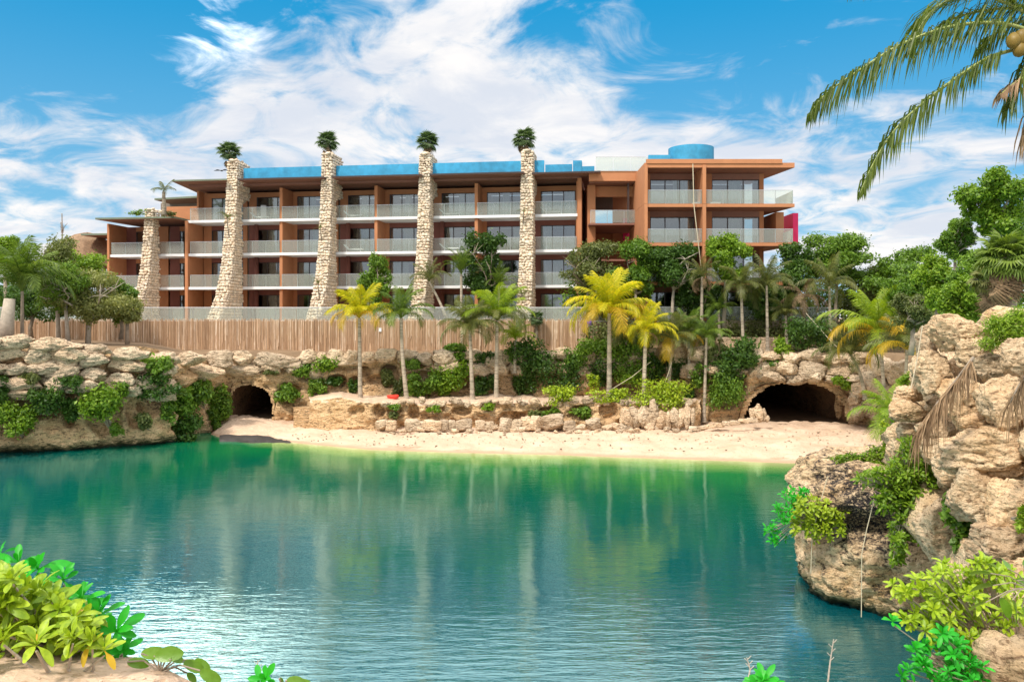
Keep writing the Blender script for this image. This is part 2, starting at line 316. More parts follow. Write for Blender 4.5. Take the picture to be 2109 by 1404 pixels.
def sandmat(name, near=False):
    m, t, b = newmat(name); P = N(t, 'ShaderNodeNewGeometry').outputs['Position']; s = 3.0 if near else 1.0
    n1 = NOISE(t, P, 0.5 * s, 6, 0.6); n2 = NOISE(t, P, 5 * s, 7, 0.65); vo = N(t, 'ShaderNodeTexVoronoi', i_Scale=9.0 * s); t.links.new(P, vo.inputs['Vector'])
    st = N(t, 'ShaderNodeMapping'); t.links.new(P, st.inputs[0]); st.inputs['Scale'].default_value = (0.25, 1.3, 1)
    n4 = NOISE(t, st.outputs[0], 1.3, 5, 0.6, 0.4)
    c = MIX(t, RAMP(t, n1, [(0.35, 0.0), (0.65, 1.0)]), (0.54, 0.38, 0.265), (0.66, 0.49, 0.355))
    c = MIX(t, M(t, 'MULTIPLY', SM(t, n4, 0.56, 0.7), 0.45), c, (0.56, 0.38, 0.23))
    if near: c = MIX(t, M(t, 'MULTIPLY', SM(t, n2, 0.47, 0.38), 0.6), c, (0.34, 0.21, 0.12))
    else:
        zs = N(t, 'ShaderNodeSeparateXYZ'); t.links.new(P, zs.inputs[0]); c = MIX(t, SM(t, M(t, 'ADD', zs.outputs[2], M(t, 'MULTIPLY', M(t, 'SUBTRACT', n4, .5), .12)), .13, .03, 0.0, .8), c, (0.42, 0.27, 0.17)); c = MIX(t, M(t, 'MULTIPLY', SM(t, n2, 0.42, 0.35), 0.5), c, (0.40, 0.27, 0.17))
    t.links.new(c, b.inputs['Base Color']); b.inputs['Roughness'].default_value = 0.95; b.inputs['Specular IOR Level'].default_value = 0.1
    bump(t, b, M(t, 'ADD', M(t, 'ADD', M(t, 'MULTIPLY', n2, 0.6), M(t, 'MULTIPLY', vo.outputs['Distance'], 0.35)), n4), 0.8, 0.1 if not near else 0.03)
    return m
MT['sand'] = sandmat('beach_sand'); MT['nearsand'] = sandmat('near_sand', True)
def canemat():
    m, t, b = newmat('bamboo_cane'); g = N(t, 'ShaderNodeNewGeometry')
    mp = N(t, 'ShaderNodeMapping'); t.links.new(g.outputs['Position'], mp.inputs[0]); mp.inputs['Scale'].default_value = (9, 9, 1.1)
    n = NOISE(t, mp.outputs[0], 1.3, 4, 0.6)
    f = M(t, 'ADD', M(t, 'MULTIPLY', g.outputs['Random Per Island'], 0.6), M(t, 'MULTIPLY', n, 0.55))
    c = RAMP(t, f, [(0.2, (0.30, 0.18, 0.105)), (0.5, (0.50, 0.32, 0.19)), (0.75, (0.64, 0.44, 0.28)), (0.92, (0.93, 0.80, 0.64))])
    t.links.new(c, b.inputs['Base Color']); b.inputs['Roughness'].default_value = 0.7
    return m
MT['cane'] = canemat()
def ringbark(name, col):
    m = plain(name, col, 0.9, 0.3, 6, bmp=0.5); t = m.node_tree; b = t.nodes['Principled BSDF']; P = N(t, 'ShaderNodeNewGeometry').outputs['Position']
    mp = N(t, 'ShaderNodeMapping'); t.links.new(P, mp.inputs[0]); mp.inputs['Scale'].default_value = (.6, .6, 7.5); n = NOISE(t, mp.outputs[0], 1.0, 4, .7); n2 = NOISE(t, P, 1.3, 4, .6)
    lk = b.inputs['Base Color'].links[0].from_socket; c = MIX(t, SM(t, n, .50, .42, 0, .7), lk, [x * .38 for x in col]); c = MIX(t, SM(t, n2, .55, .65, 0, .4), c, (0.20, 0.20, 0.13)); t.links.new(c, b.inputs['Base Color']); return m
MT['ringbark'] = ringbark('ringed_palm_bark', (0.44, 0.36, 0.27))
# ------------------------------------------------------------------ shore, water, sand, ground
SHORE = [(-400, 40), (0, 46), (430, 53), (470, 54.6), (560, 54.2), (620, 52.6), (760, 50.2), (950, 49.0), (1150, 48.2), (1400, 46.8), (1620, 45.6), (1760, 45.2), (2300, 44)]   # photo column -> distance of the waterline
CP = [(-500, 36), (-150, 45), (0, 48.4), (150, 49.6), (280, 51.4), (360, 53.0), (400, 55.5), (440, 58.3), (468, 60), (575, 60), (650, 60.4), (800, 61), (1000, 61.5), (1250, 61), (1400, 60), (1432, 59), (1470, 58.4), (1535, 58), (1750, 57.6), (1830, 56), (1900, 52), (2000, 46), (2260, 40)]
def cliffY(px): return interp(px, CP)
# water plane
xs = np.linspace(-75, 75, 151); ys = np.concatenate([np.linspace(-20, 40, 61), np.linspace(40.3, 62, 73)])
vv = np.array([(x, y, 0) for y in ys for x in xs]); nx = len(xs)
ff = np.array([(j * nx + i, j * nx + i + 1, (j + 1) * nx + i + 1, (j + 1) * nx + i) for j in range(len(ys) - 1) for i in range(nx - 1)])
me = mesh('water', vv, ff, MT['water'])
a = me.attributes.new('depth', 'FLOAT', 'POINT')
def depth_at(x, y):
    if y < 8: return 30.0
    px = x / y * F + CX; sY = interp(px, SHORE)
    d = (sY - y)
    if px < 520: d = max(d, 3.2 + (520 - px) * 0.03)       # deep right up to the left cliff
    return max(0.0, d)
a.data.foreach_set('value', np.array([depth_at(x, y) for x, y, _ in vv], dtype=np.float32))
tag(mobj('water', me), kind='structure')
# sand beach: a sheet rising from below the water to the walls
v, f = [], []; cols = list(range(420, 1960, 4)); rows = 60
for px in cols:
    s, c2 = interp(px, SHORE), min(cliffY(px) + 1.0, 61)
    for j in range(rows):
        k = j / (rows - 1); y = s - 1.2 + (c2 - s + 1.2) * k
        d = y - s; z = 0.105 * d if d < 0 else 0.02 + 0.62 * (1 - math.exp(-d / 4.2))
        p = W(px, 0, y); z += (0.15 * fbm((p.x * 0.55, y * 0.8, 0), 3) + 0.08 * fbm((p.x * 2.2, y * 2.6, 3), 3)) * min(1, max(0, d) / 1.2)
        if px < 590: z += 0.35 * math.exp(-((px - 480) / 70) ** 2) * min(1, max(0, d) / 3)
        z -= max(0, 475 - px) / 50 * .8
        v.append((p.x, y, z))
for i in range(len(cols) - 1):
    for j in range(rows - 1): f.append((i * rows + j, (i + 1) * rows + j, (i + 1) * rows + j + 1, i * rows + j + 1))
tag(mobj('sand_beach', mesh('sand_beach', v, f, MT['sand'], True)), kind='structure')
# upper ground from the rim of the cliff back to the horizon
ZT = [(-500, 6.6), (0, 6.6), (300, 6.2), (380, 5.6), (900, 5.5), (1430, 5.6), (1500, 5.5), (1600, 5.6), (1800, 5.6), (1900, 5.5), (2300, 5.5)]
v, f = [], []; cols = list(range(-500, 2300, 20)); n = 9
for px in cols:
    y0 = cliffY(px) + 0.9; zt = interp(px, ZT)
    for k, (y, z) in enumerate([(y0, zt - 1.1), (y0 + 0.8, zt), (max(y0 + 1, 62.6), zt), (64.3, zt + 0.1), (65.6, 5.9 if px < 1250 else 6.9), (65.75, 7.9), (80, 7.92), (400, 7.9), (4500, 7.9)]):
        p = W(px, 0, y); v.append((p.x, y, z + (0.12 * fbm((p.x * 0.3, y * 0.3, 1), 3) if k < 4 else 0)))
for i in range(len(cols) - 1):
    for j in range(n - 1): f.append((i * n + j, (i + 1) * n + j, (i + 1) * n + j + 1, i * n + j + 1))
tag(mobj('ground', mesh('ground', v, f, MT['soil'], True)), kind='structure')
# ------------------------------------------------------------------ rock generators
def ico(sub):
    bm = bmesh.new(); bmesh.ops.create_icosphere(bm, subdivisions=sub, radius=1)
    v = np.array([x.co[:] for x in bm.verts]); f = np.array([[q.index for q in p.verts] for p in bm.faces]); bm.free(); return v, f
ICO = {k: ico(k) for k in (1, 2, 3, 4, 5)}
def rock_mesh(name, mat, sub=3, seed=0, box=0.5, rough=0.16, strata=0.0, planes=7, smooth=True, freq=1.0):
    rs = random.Random(seed); V, Fc = ICO[sub]; out = []
    e = 2 + box * 6
    pl = [(Vector((rs.gauss(0, 1), rs.gauss(0, 1), rs.gauss(0, 1))).normalized(), rs.uniform(0.78, 1.0)) for _ in range(planes)]
    off = Vector((rs.uniform(-50, 50), rs.uniform(-50, 50), rs.uniform(-50, 50)))
    for a in V:
        p = Vector(a); m = (abs(p.x) ** e + abs(p.y) ** e + abs(p.z) ** e) ** (1 / e); p /= m
        for nn, d in pl:
            k = p.dot(nn) - d * .93
            if k > 0: p -= nn * k * 0.95
        dn = Vector(a)
        q = p * freq
        p += dn * (rough * fbm(q * 1.3 + off, 3) + rough * 0.45 * fbm(q * 4.1 + off, 3 if sub > 3 else 2))
        if sub >= 4:
            r = abs(mn.noise(q * 1.9 + off + Vector((7, 3, 1)))); p -= dn * (0.15 * max(0, 0.09 - r) / 0.09) * (rough / 0.15)
            p += dn * rough * 0.28 * fbm(q * 10.0 + off, 2)
        if strata:
            zz = p.z * 3.2 + 0.6 * mn.noise(q + off); p += Vector((dn.x, dn.y, 0)) * strata * (abs((zz % 1.0) - 0.5) - 0.25)
        out.append(p)
    return mesh(name, [tuple(x) for x in out], Fc, mat, smooth)
BOULD = [rock_mesh('boulder', MT['stone'], 4, s, box=0.3 + 0.15 * (s % 4), rough=0.15, strata=0.12, planes=16, freq=1.25) for s in range(12)]
BLOCK = [rock_mesh('block', MT['stone'], 4, 40 + s, box=1.0, rough=0.10, planes=3) for s in range(6)]
COBBLE = [rock_mesh('cobble', MT['buttress'], 1, 80 + s, box=0.8, rough=0.16, planes=4, smooth=False) for s in range(10)]
def place_rock(parent, src, p, sx, sy, sz, rs, tilt=0.15, name='stone'):
    o = mobj(name, rs.choice(src), parent, p, (rs.uniform(-tilt, tilt), rs.uniform(-tilt, tilt), rs.choice((0, math.pi)) + rs.uniform(-tilt, tilt)), (sx, sy, sz))
    return o
# ------------------------------------------------------------------ the cliff sheet, its hollows and caves
POCK = [(30, 870, 34, 34, .8), (85, 828, 48, 30, 1.0), (143, 795, 30, 20, .8), (142, 845, 16, 34, .8), (213, 850, 36, 42, .8), (283, 850, 24, 30, 1.0), (325, 798, 45, 30, 1.0), (310, 842, 18, 16, .7), (410, 815, 26, 34, .8), (378, 828, 20, 26, .8), (457, 825, 18, 30, .6), (390, 880, 30, 30, .7),
        (593, 812, 24, 20, .6), (629, 768, 18, 15, .6), (655, 800, 16, 20, .6), (694, 783, 18, 12, .9), (731, 790, 12, 14, .9), (750, 766, 12, 11, .9), (770, 782, 15, 9, .8), (802, 775, 18, 22, .9), (858, 752, 22, 8, .7), (880, 790, 30, 24, .9), (1080, 790, 22, 30, .9), (945, 780, 30, 24, .8), (1300, 780, 50, 30, .9), (1500, 800, 34, 40, .8), (1425, 740, 25, 20, .9)]
CAVES = [(516, 46, 0.25, 2.95, 3.0), (1640, 107, 0.1, 3.42, 2.5)]
cols = np.arange(-500, 2260, 3.5); zn = 64
def zsheet(px): return 4.25 + (2.0 if px < 330 else (1.0 if px < 420 else 0.9)) + 0.15 * math.sin(px * 0.05)
P2 = []
for i, px in enumerate(cols):
    Y = cliffY(px); Ya, Yb = cliffY(px - 14), cliffY(px + 14)
    A = Vector(((px - 14 - CX) / F * Ya, Ya)); B = Vector(((px + 14 - CX) / F * Yb, Yb)); tn = (B - A).normalized(); nrm = Vector((tn.y, -tn.x))
    if nrm.y > 0: nrm = -nrm
    X = (px - CX) / F * Y; zt = zsheet(px)
    for j in range(zn):
        z = -0.5 + (zt + 0.5) * j / (zn - 1)
        pos = (X * 0.45, Y * 0.45, z * 0.55)
        d = 0.55 * fbm(pos, 4) + 0.16 * fbm((X * 1.7, Y * 1.7, z * 2.4), 3)
        lz = z * 0.85 + 0.8 * mn.noise(Vector((X * 0.22, Y * 0.22, 3))); d += 0.22 * (abs((lz % 1) - 0.5) - 0.25)       # strata
        if z < 0.5 and px < 430: d -= 0.7 * (0.5 - z)                                                                  # undercut at the waterline
        if z > 4.15: d -= 0.55 * min(1, (z - 4.15) / 0.3)
        py = HY + (EZ - z) / Y * F
        for a_, b_, rx, ry, dp in POCK:
            if abs(px - a_) < rx * 1.5 and abs(py - b_) < ry * 1.5:
                q = ((px - a_) / rx) ** 2 + ((py - b_) / ry) ** 2; q += 0.35 * mn.noise(Vector((X * 1.3, z * 1.3, 5)))
                if q < 1.3: d -= dp * min(1, (1.3 - q) / 0.5)
        for cpx, hw, z0, hh, ex in CAVES:
            q = (abs(px - cpx) / hw) ** 2 + (max(0, z - z0) / hh) ** 2
            if q < 2.0: d *= 0.45 + 0.55 * max(0, q - 1)
        P2.append((X + nrm.x * d, Y + nrm.y * d, z))
f = []
for i in range(len(cols) - 1):
    pc = cols[i] + 1.75
    for j in range(zn - 1):
        z = -0.5 + (zsheet(pc) + 0.5) * (j + 0.5) / (zn - 1); wob = 0.10 * mn.noise(Vector((pc * 0.06, z * 1.5, 0)))
        if any((abs(pc - c) / h) ** e + (max(0, z - z0) / hh) ** e + wob < 1 for c, h, z0, hh, e in CAVES): continue
        f.append((i * zn + j, (i + 1) * zn + j, (i + 1) * zn + j + 1, i * zn + j + 1))
cliff = mobj('rock_cliff', mesh('rock_cliff', P2, f, MT['cliff'], True))
tag(cliff, kind='structure')
def cliff_pt(px, py, out=0.0):
    "point on the face of the cliff under a photo column and row"
    Y = cliffY(px) - out; return W(px, py, Y)
MT['cave'] = rockmat('darkened_cave_rock', (0.24, 0.14, 0.08), (0.15, 0.09, 0.05), (0.05, 0.03, 0.02), 1.0, 0.8, 0.16, wet=False)  # gloom of the caves put into the colour, a darkened copy of the cliff
def tunnel(cpx, hw, z0, hh, ex, length, bend):
    Y0 = cliffY(cpx); r = hw / F * Y0; cx0 = (cpx - CX) / F * Y0; v, f = [], []; na, nl = 44, 26
    for l in range(nl):
        y = Y0 - 0.1 + length * l / (nl - 1); cx = cx0 + bend * (l / (nl - 1)) ** 1.5
        for k in range(na):
            an = math.pi * k / (na - 1); ca, sa = math.cos(an), math.sin(an)
            m = (abs(ca) ** ex + abs(sa) ** ex) ** (-1 / ex); s = 1.02 + 0.10 * fbm((ca * 2, sa * 2, y * 0.6), 3) + (0.05 if l else 0.09)
            v.append((cx - ca * m * r * s, y, z0 - 0.15 + sa * m * (hh + 0.1) * s))
    for l in range(nl - 1):
        for k in range(na - 1): f.append((l * na + k, (l + 1) * na + k, (l + 1) * na + k + 1, l * na + k + 1))
    b = (nl - 1) * na; f.append(tuple(b + k for k in range(na)))
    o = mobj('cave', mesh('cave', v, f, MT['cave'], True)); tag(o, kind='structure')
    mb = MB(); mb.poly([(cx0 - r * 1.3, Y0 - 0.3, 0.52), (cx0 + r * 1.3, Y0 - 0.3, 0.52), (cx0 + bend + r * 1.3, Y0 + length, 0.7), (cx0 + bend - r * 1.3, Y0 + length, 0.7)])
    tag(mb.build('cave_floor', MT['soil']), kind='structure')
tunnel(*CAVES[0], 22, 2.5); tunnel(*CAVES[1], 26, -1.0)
# hanging rock tooth in the large cave
o = mobj('stalactite', rock_mesh('stalactite', MT['cliff'], 3, 301, box=0.1, rough=0.2), None, W(1728, 828, 59.2), (0, 0.1, 0), (0.3, 0.3, 1.15)); tag(o, 'pale rock tooth hanging inside the right end of the wide cave mouth', 'rock')
# stacked boulders on the cliff rim, three stretches of wall
def stacked(name, label, spans, seed, thick=0.55):
    "spans: (px0, px1, [(y_top_left, y_top_right, height_px)...], step_px, out)"
    rs = random.Random(seed); root = None
    for px0, px1, rows_, step, out in spans:
        for yl, yr, hpx in rows_:
            px = px0 + rs.uniform(-20, 0)
            while px < px1:
                w = rs.uniform(*step); cx = px + w / 2; k = (cx - px0) / (px1 - px0); py = yl + (yr - yl) * k + hpx / 2 + rs.uniform(-4, 4)
                p = cliff_pt(cx, py, out + rs.uniform(-0.15, 0.2)); sc_ = p.y / F
                if root is None: root = tag(empty(name, (p.x, p.y, 0)), label, 'stone wall')
                h = hpx * rs.uniform(0.82, 1.2)
                place_rock(root, BOULD, p - root.location, w * sc_ * 0.535, thick * rs.uniform(0.9, 1.3), h * sc_ * 0.53, rs, 0.16)
                px += w * 0.96
    return root
stacked('dry_stone_wall', 'high dry stone wall of grey tan boulders above the left bank of the lagoon', [(-190, 110, [(688, 690, 30), (716, 716, 32), (742, 744, 30), (768, 772, 30), (788, 796, 26)], (38, 85), 0.25), (110, 330, [(698, 728, 26), (722, 750, 28), (746, 776, 30), (774, 794, 26)], (36, 80), 0.25)], 3)
stacked('dry_stone_wall', 'long rim of pale rounded boulders below the cane fence over the small cave', [(330, 660, [(722, 724, 30), (746, 744, 30)], (40, 100), 0.15), (660, 900, [(724, 722, 26)], (26, 46), 0.2)], 4)
stacked('dry_stone_wall', 'broken rim of boulders showing between dark shrubs behind the palms', [(900, 1430, [(720, 716, 30), (742, 745, 30)], (34, 60), 0.2)], 5)
stacked('dry_stone_wall', 'jumbled orange boulders piled above the wide cave mouth', [(1560, 1800, [(722, 724, 26), (742, 742, 32), (766, 768, 22)], (30, 60), 0.4), (1420, 1560, [(716, 720, 30), (748, 746, 26)], (32, 50), 0.2)], 6)
# right side of the beach: rock blocks between cave and the near outcrop
rs = random.Random(21); root = tag(empty('rock_pile', tuple(W(1790, 865, 55))), 'pale rock blocks heaped right of the wide cave mouth', 'rocks')
for px, py, w, h in [(1765, 845, 26, 34), (1790, 838, 30, 40), (1812, 852, 34, 34), (1775, 805, 34, 30), (1800, 790, 40, 36), (1830, 815, 40, 40), (1850, 770, 44, 44), (1822, 868, 30, 24), (1760, 820, 22, 30), (1845, 850, 40, 46), (1815, 755, 34, 30)]:
    p = W(px, py, 56.5 - (px - 1760) * 0.02); s_ = p.y / F; place_rock(root, BOULD + BLOCK, p - root.location, w * s_ * .6, .8, h * s_ * .6, rs, .3)
# ------------------------------------------------------------------ lower terrace with hollowed front
TF = [(640, 57.4), (660, 56.4), (770, 55.6), (790, 56.0), (1100, 56.0), (1290, 55.6), (1425, 55.8), (1440, 57)]
TP = [(734, 846, 15, 11, .5), (778, 848, 14, 14, .7), (812, 850, 15, 14, .6), (852, 850, 13, 15, .7), (897, 842, 17, 10, .5), (951, 848, 20, 9, .7), (1004, 838, 14, 8, .4), (1057, 858, 25, 11, .8), (1130, 855, 25, 16, .9), (1196, 850, 22, 15, .8), (1255, 848, 20, 18, .9), (1290, 870, 12, 16, .8), (930, 872, 9, 10, .5), (1030, 870, 8, 10, .5)]
cols = np.arange(636, 1444, 3.0); zn = 30; v, f = [], []
for px in cols:
    Y = interp(px, TF); zt = interp(px, [(636, 2.3), (700, 2.62), (760, 2.3), (900, 2.2), (1060, 2.28), (1420, 2.3)]) + (0.22 if px > 790 else .06) * mn.noise(Vector((px * 0.021, 0, 0))) + .05 * mn.noise(Vector((px * .11, 4, 0)))
    for j in range(zn):
        z = 0.1 + (zt - 0.1) * j / (zn - 1); py = HY + (EZ - z) / Y * F; X = (px - CX) / F * Y
        d = (0.55 * fbm((X * 0.42, z * 0.9, 8), 4) + 0.16 * fbm((X * 2.5, z * 3, 2), 3)) * (0.5 if px < 770 else 1.0)
        for a_, b_, rx, ry, dp in TP:
            q = ((px - a_) / rx) ** 2 + ((py - b_) / ry) ** 2 + 0.4 * mn.noise(Vector((X * 1.6, z * 1.6, 5)))
            if q < 1.2: d -= dp * min(1, (1.2 - q) / 0.5)
        v.append((X, Y - d + 0.25 * (j / zn) , z))
    X = (px - CX) / F
    for y in (Y + 0.9, Y + 2.2, cliffY(px) + 1.5): v.append((X * y, y, zt + 0.05 + 0.08 * fbm((X * y * 0.7, y, 0), 3)))
n = zn + 3
for i in range(len(cols) - 1):
    for j in range(n - 1): f.append((i * n + j, (i + 1) * n + j, (i + 1) * n + j + 1, i * n + j + 1))
me = mesh('rock_terrace', v, f, MT['cliff'], True); me.materials.append(MT['sand'])
for p in me.polygons:
    if p.center.z > 2.1 and p.normal.z > 0.6: p.material_index = 1
tag(mobj('rock_terrace', me), kind='structure')
# steps cut beside the small cave
mb = MB()
for k in range(6): p0, p1 = W(606 - k * 0, 0, 57.4 + k * .45), W(664, 0, 57.4 + k * .45); mb.box(p0.x, p1.x, 57.2 + k * .45, 60.6, 0.3 + k * .0, 0.62 + k * 0.2)
tag(mb.build('rock_steps', MT['cliff']), 'shallow sandy rock steps between the small cave and the terrace block', 'steps')
# stones set along the foot of the terrace
rs = random.Random(9)
def border(name, label, items, src, Y, tilt=0.1):
    root = None
    for px, pyb, w, h in items:
        p = W(px, pyb - h / 2, Y + rs.uniform(-.15, .15)); s_ = p.y / F
        if root is None: root = tag(empty(name, (p.x, p.y, 0.4)), label, 'stones')
        place_rock(root, src, p - root.location, w * s_ * .55, min(w, h) * s_ * .55, h * s_ * .56, rs, tilt)
border('stone_border', 'row of squared sandstone blocks along the foot of the terrace wall', [(786, 886, 22, 21), (806, 886, 20, 20), (852, 886, 32, 22), (890, 885, 36, 20), (915, 885, 16, 20), (932, 884, 16, 18), (955, 883, 30, 20), (990, 884, 20, 18), (1008, 885, 18, 16), (870, 886, 16, 18), (1015, 886, 20, 12), (1042, 886, 24, 24), (1065, 886, 20, 22), (1084, 884, 20, 24), (1104, 884, 22, 26), (1136, 886, 44, 32), (1172, 886, 24, 20)], BLOCK, 54.8)
border('stone_border', 'scattered pointed boulders at the foot of the terrace right of the blocks', [(1195, 886, 22, 12), (1222, 884, 32, 24), (1250, 888, 22, 12), (1268, 888, 24, 18), (1290, 890, 30, 20), (1060, 892, 18, 10), (1180, 892, 12, 8), (1238, 892, 12, 10)], BOULD, 54.6, .25)
border('stone_border', 'close row of tall upright pale stones right of the terrace', [(1290, 884, 26, 40), (1308, 884, 22, 44), (1325, 882, 26, 46), (1345, 882, 24, 56), (1362, 880, 22, 36), (1374, 882, 16, 34), (1388, 880, 18, 40), (1402, 878, 18, 34), (1416, 878, 16, 44), (1426, 877, 12, 38), (1338, 890, 20, 18), (1352, 888, 18, 14), (1396, 882, 16, 24)], BOULD, 54.9, .12)
border('stone_border', 'small cluster of upright stones on the sand before the wide cave', [(1552, 866, 16, 24), (1562, 866, 18, 32), (1572, 866, 14, 26), (1580, 868, 10, 12)], BOULD, 55.0, .15)
border('stone_curb', 'low curb of pale stones curving over the sand to the wide cave', [(1430 + k * 17, 886 - k * 2.6 + (k % 2), 20, 8) for k in range(8)], BLOCK, 54.4, .06)
v, f = [], []; rs = random.Random(15)
for _ in range(520):
    px = rs.uniform(600, 1820); s_, c_ = interp(px, SHORE), 54.6; y = s_ + .4 + (c_ - s_) * rs.random() ** .6; p = W(px, 0, y); z = 0.02 + 0.62 * (1 - math.exp(-(y - s_) / 4.2)); s = rs.uniform(.02, .07) * (1.8 if rs.random() < .08 else 1); b = len(v); V_, F_ = ICO[1]; sx, sy = rs.uniform(.7, 1.5), rs.uniform(.7, 1.5)
    v += [(p.x + a[0] * s * sx, y + a[1] * s * sy, z + .04 + a[2] * s * .6) for a in V_]; f += [tuple(b + k for k in q) for q in F_]
tag(mobj('pebbles', mesh('pebbles', v, f, MT['stone'])), 'scattered small stones on the beach sand', 'pebbles', kind='stuff')
rs = random.Random(19); border('stone_border', 'loose weathered stones lying along the upper edge of the terrace', [(px + rs.uniform(-8, 8), interp(px, [(780, 832), (1060, 830), (1430, 832)]) + rs.uniform(-1, 8), rs.uniform(10, 30), rs.uniform(8, 17)) for px in range(790, 1430, 21)], BOULD, 56.1, .3)
rs = random.Random(23); border('stone_border', 'tumbled small rocks in front of the terrace stones on the sand', [(px + rs.uniform(-12, 12), 889 + rs.uniform(-2, 7), rs.uniform(6, 20), rs.uniform(5, 11)) for px in range(800, 1440, 26)], BOULD, 54.0, .4)
# slab at the waterline by the small cave, its shadow painted in near-black
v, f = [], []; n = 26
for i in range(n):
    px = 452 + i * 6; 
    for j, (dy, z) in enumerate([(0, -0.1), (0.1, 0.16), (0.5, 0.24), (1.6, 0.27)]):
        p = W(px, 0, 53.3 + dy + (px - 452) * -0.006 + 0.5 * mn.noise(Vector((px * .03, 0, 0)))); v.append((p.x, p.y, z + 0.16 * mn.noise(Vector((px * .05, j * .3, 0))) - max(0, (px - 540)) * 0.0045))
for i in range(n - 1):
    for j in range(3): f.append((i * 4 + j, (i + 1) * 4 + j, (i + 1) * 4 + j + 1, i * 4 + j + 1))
tag(mobj('rock_ledge', mesh('rock_ledge', v, f, MT['darkslab'], False)), 'ledge painted shadow dark at the water edge below the small cave', 'rock')
# ------------------------------------------------------------------ cane fence, terrace railing
fence = tag(empty('cane_fence', (0, 64, 5.6)), 'long brown bamboo cane fence standing above the boulder rim', 'fence')
rs = random.Random(5); mb = MB(); x = -54.0
while x < 6.3:
    w = rs.uniform(0.022, 0.055); top = 2.46 + rs.uniform(-0.10, 0.14); y = rs.uniform(-0.03, 0.03); ln = rs.uniform(-.02, .02)
    b0 = -0.2 if rs.random() < .7 else rs.uniform(0.2, 1.3)
    b = len(mb.v); mb.v += [(x, y, b0), (x + w * .5, y - w * .5, b0), (x + w, y, b0), (x + ln, y, top), (x + w * .5 + ln, y - w * .5, top), (x + w + ln, y, top)]
    mb.f += [(b, b + 1, b + 4, b + 3), (b + 1, b + 2, b + 5, b + 4), (b + 3, b + 4, b + 5)]
    x += w * rs.uniform(0.75, 1.05)
o = mb.build('cane', MT['cane'], fence); o['kind'] = 'stuff'
MB().box(-54, 6.3, 0.05, 0.09, -0.2, 2.38).build('backing_mat', MT['cane'], fence)
for k in range(21): MB().tube([(-53.5 + k * 3, 0.16, -.4), (-53.5 + k * 3, 0.16, 2.3)], 0.06, 8).build('post', MT['bark'], fence)
mb = MB(); 
for z in (0.35, 2.0): mb.tube([(-54, 0.11, z), (6.3, 0.11, z)], 0.03, 6)
mb.build('rail', MT['bark'], fence)
MB().box(-54, 6.3, -0.12, 0.14, -0.26, -0.16).build('bottom_board', MT['bark'], fence)
tr = tag(empty('glass_railing', (0, 66, 7.95)), 'long clear glass railing with pale top rail before the hotel ground floor', 'railing')
GP = {}
def pane_me(w, h, mat='rail_glass'):
    k = (round(w, 2), round(h, 2), mat)
    if k not in GP: GP[k] = MB().box(0, k[0], -0.008, 0.008, 0, k[1]).me('glass_pane', MT[mat])
    return GP[k]
x = -50.0
while x < 26:
    mobj('glass_pane', pane_me(1.66, 1.02), tr, (x + .02, 0, 0.08)); x += 1.7
mb = MB().box(-50, 26.2, -0.03, 0.03, 1.10, 1.15); mb.build('top_rail', MT['white'], tr)
for k in range(46): MB().box(-50 + k * 1.7 - .02, -50 + k * 1.7 + .02 - .02, 0.015, 0.055, 0, 1.1).build('post', MT['metal'], tr) if k % 2 == 0 else None
MB().box(-50, 26.2, -0.15, 0.15, -0.2, 0.05).build('footing', MT['white'], tr)
# ------------------------------------------------------------------ hotel, main wing (local u to the right, v to the back)
ang = math.radians(7.8); cs, sn = math.cos(ang), math.sin(ang); X0, Y0 = 5.33, 70.0
hotel = tag(empty('hotel_building', (X0, Y0, 0), -ang), 'long terracotta hotel wing with glass balconies and flat blue topped roof', 'building')
def ua(px, v=0.0):
    k = (px - CX) / F; Y = (v + X0 * sn + Y0 * cs) / (k * sn + cs); return (k * Y - X0) * cs - (Y - Y0) * sn
def bx(name, par, u0, u1, v0, v1, z0, z1, mat): return MB().box(u0, u1, v0, v1, z0, z1).build(name, MT[mat], par)
FL = [8.0, 11.1, 14.2, 17.3, 20.4]
WN = {}
def window_me(w, h, n):
    k = (round(w, 2), round(h, 2), n)
    if k not in WN:
        mb = MB(); t = 0.07
        mb.box(0, w, -.05, .05, h - t, h); mb.box(0, w, -.05, .05, 0, 0.06)
        for i in range(n + 1): x = i * (w - t) / n; mb.box(x, x + t, -.055, .055, 0.06, h - t)
        WN[k] = mb.me('window', MT['frame'])
    return WN[k]
CUR = {}
def curtain_me(w, h):
    k = (round(w, 1), round(h, 2))
    if k not in CUR:
        v, f = [], []; n = int(w / 0.06)
        for i in range(n + 1):
            x = i * w / n; y = 0.05 * math.sin(i * 1.35); v += [(x, y, 0.05), (x, y, h)]
        for i in range(n): f.append((i * 2, i * 2 + 2, i * 2 + 3, i * 2 + 1))
        CUR[k] = mesh('curtain', v, f, MT['curtain'], True)
    return CUR[k]
rsw = random.Random(12)
def add_window(par, u, v, z, w, h, n=3):
    wo_ = mobj('window', window_me(w, h, n), par, (u, v, z))
    for i in range(n): mobj('pane', pane_me((w - .07) / n - .07, h - .13, 'pane'), wo_, (i * (w - .07) / n + .07, (-.012 if i % 2 else .012), .06))
    if rsw.random() < .9:
        cw = rsw.choice((.6, 1.0, 1.0, 1.7)); cu = rsw.choice((0.05, w - cw - 0.05, (w - cw) / 2)); mobj('curtain', curtain_me(cw, h - .05), wo_, (cu, .2, 0))
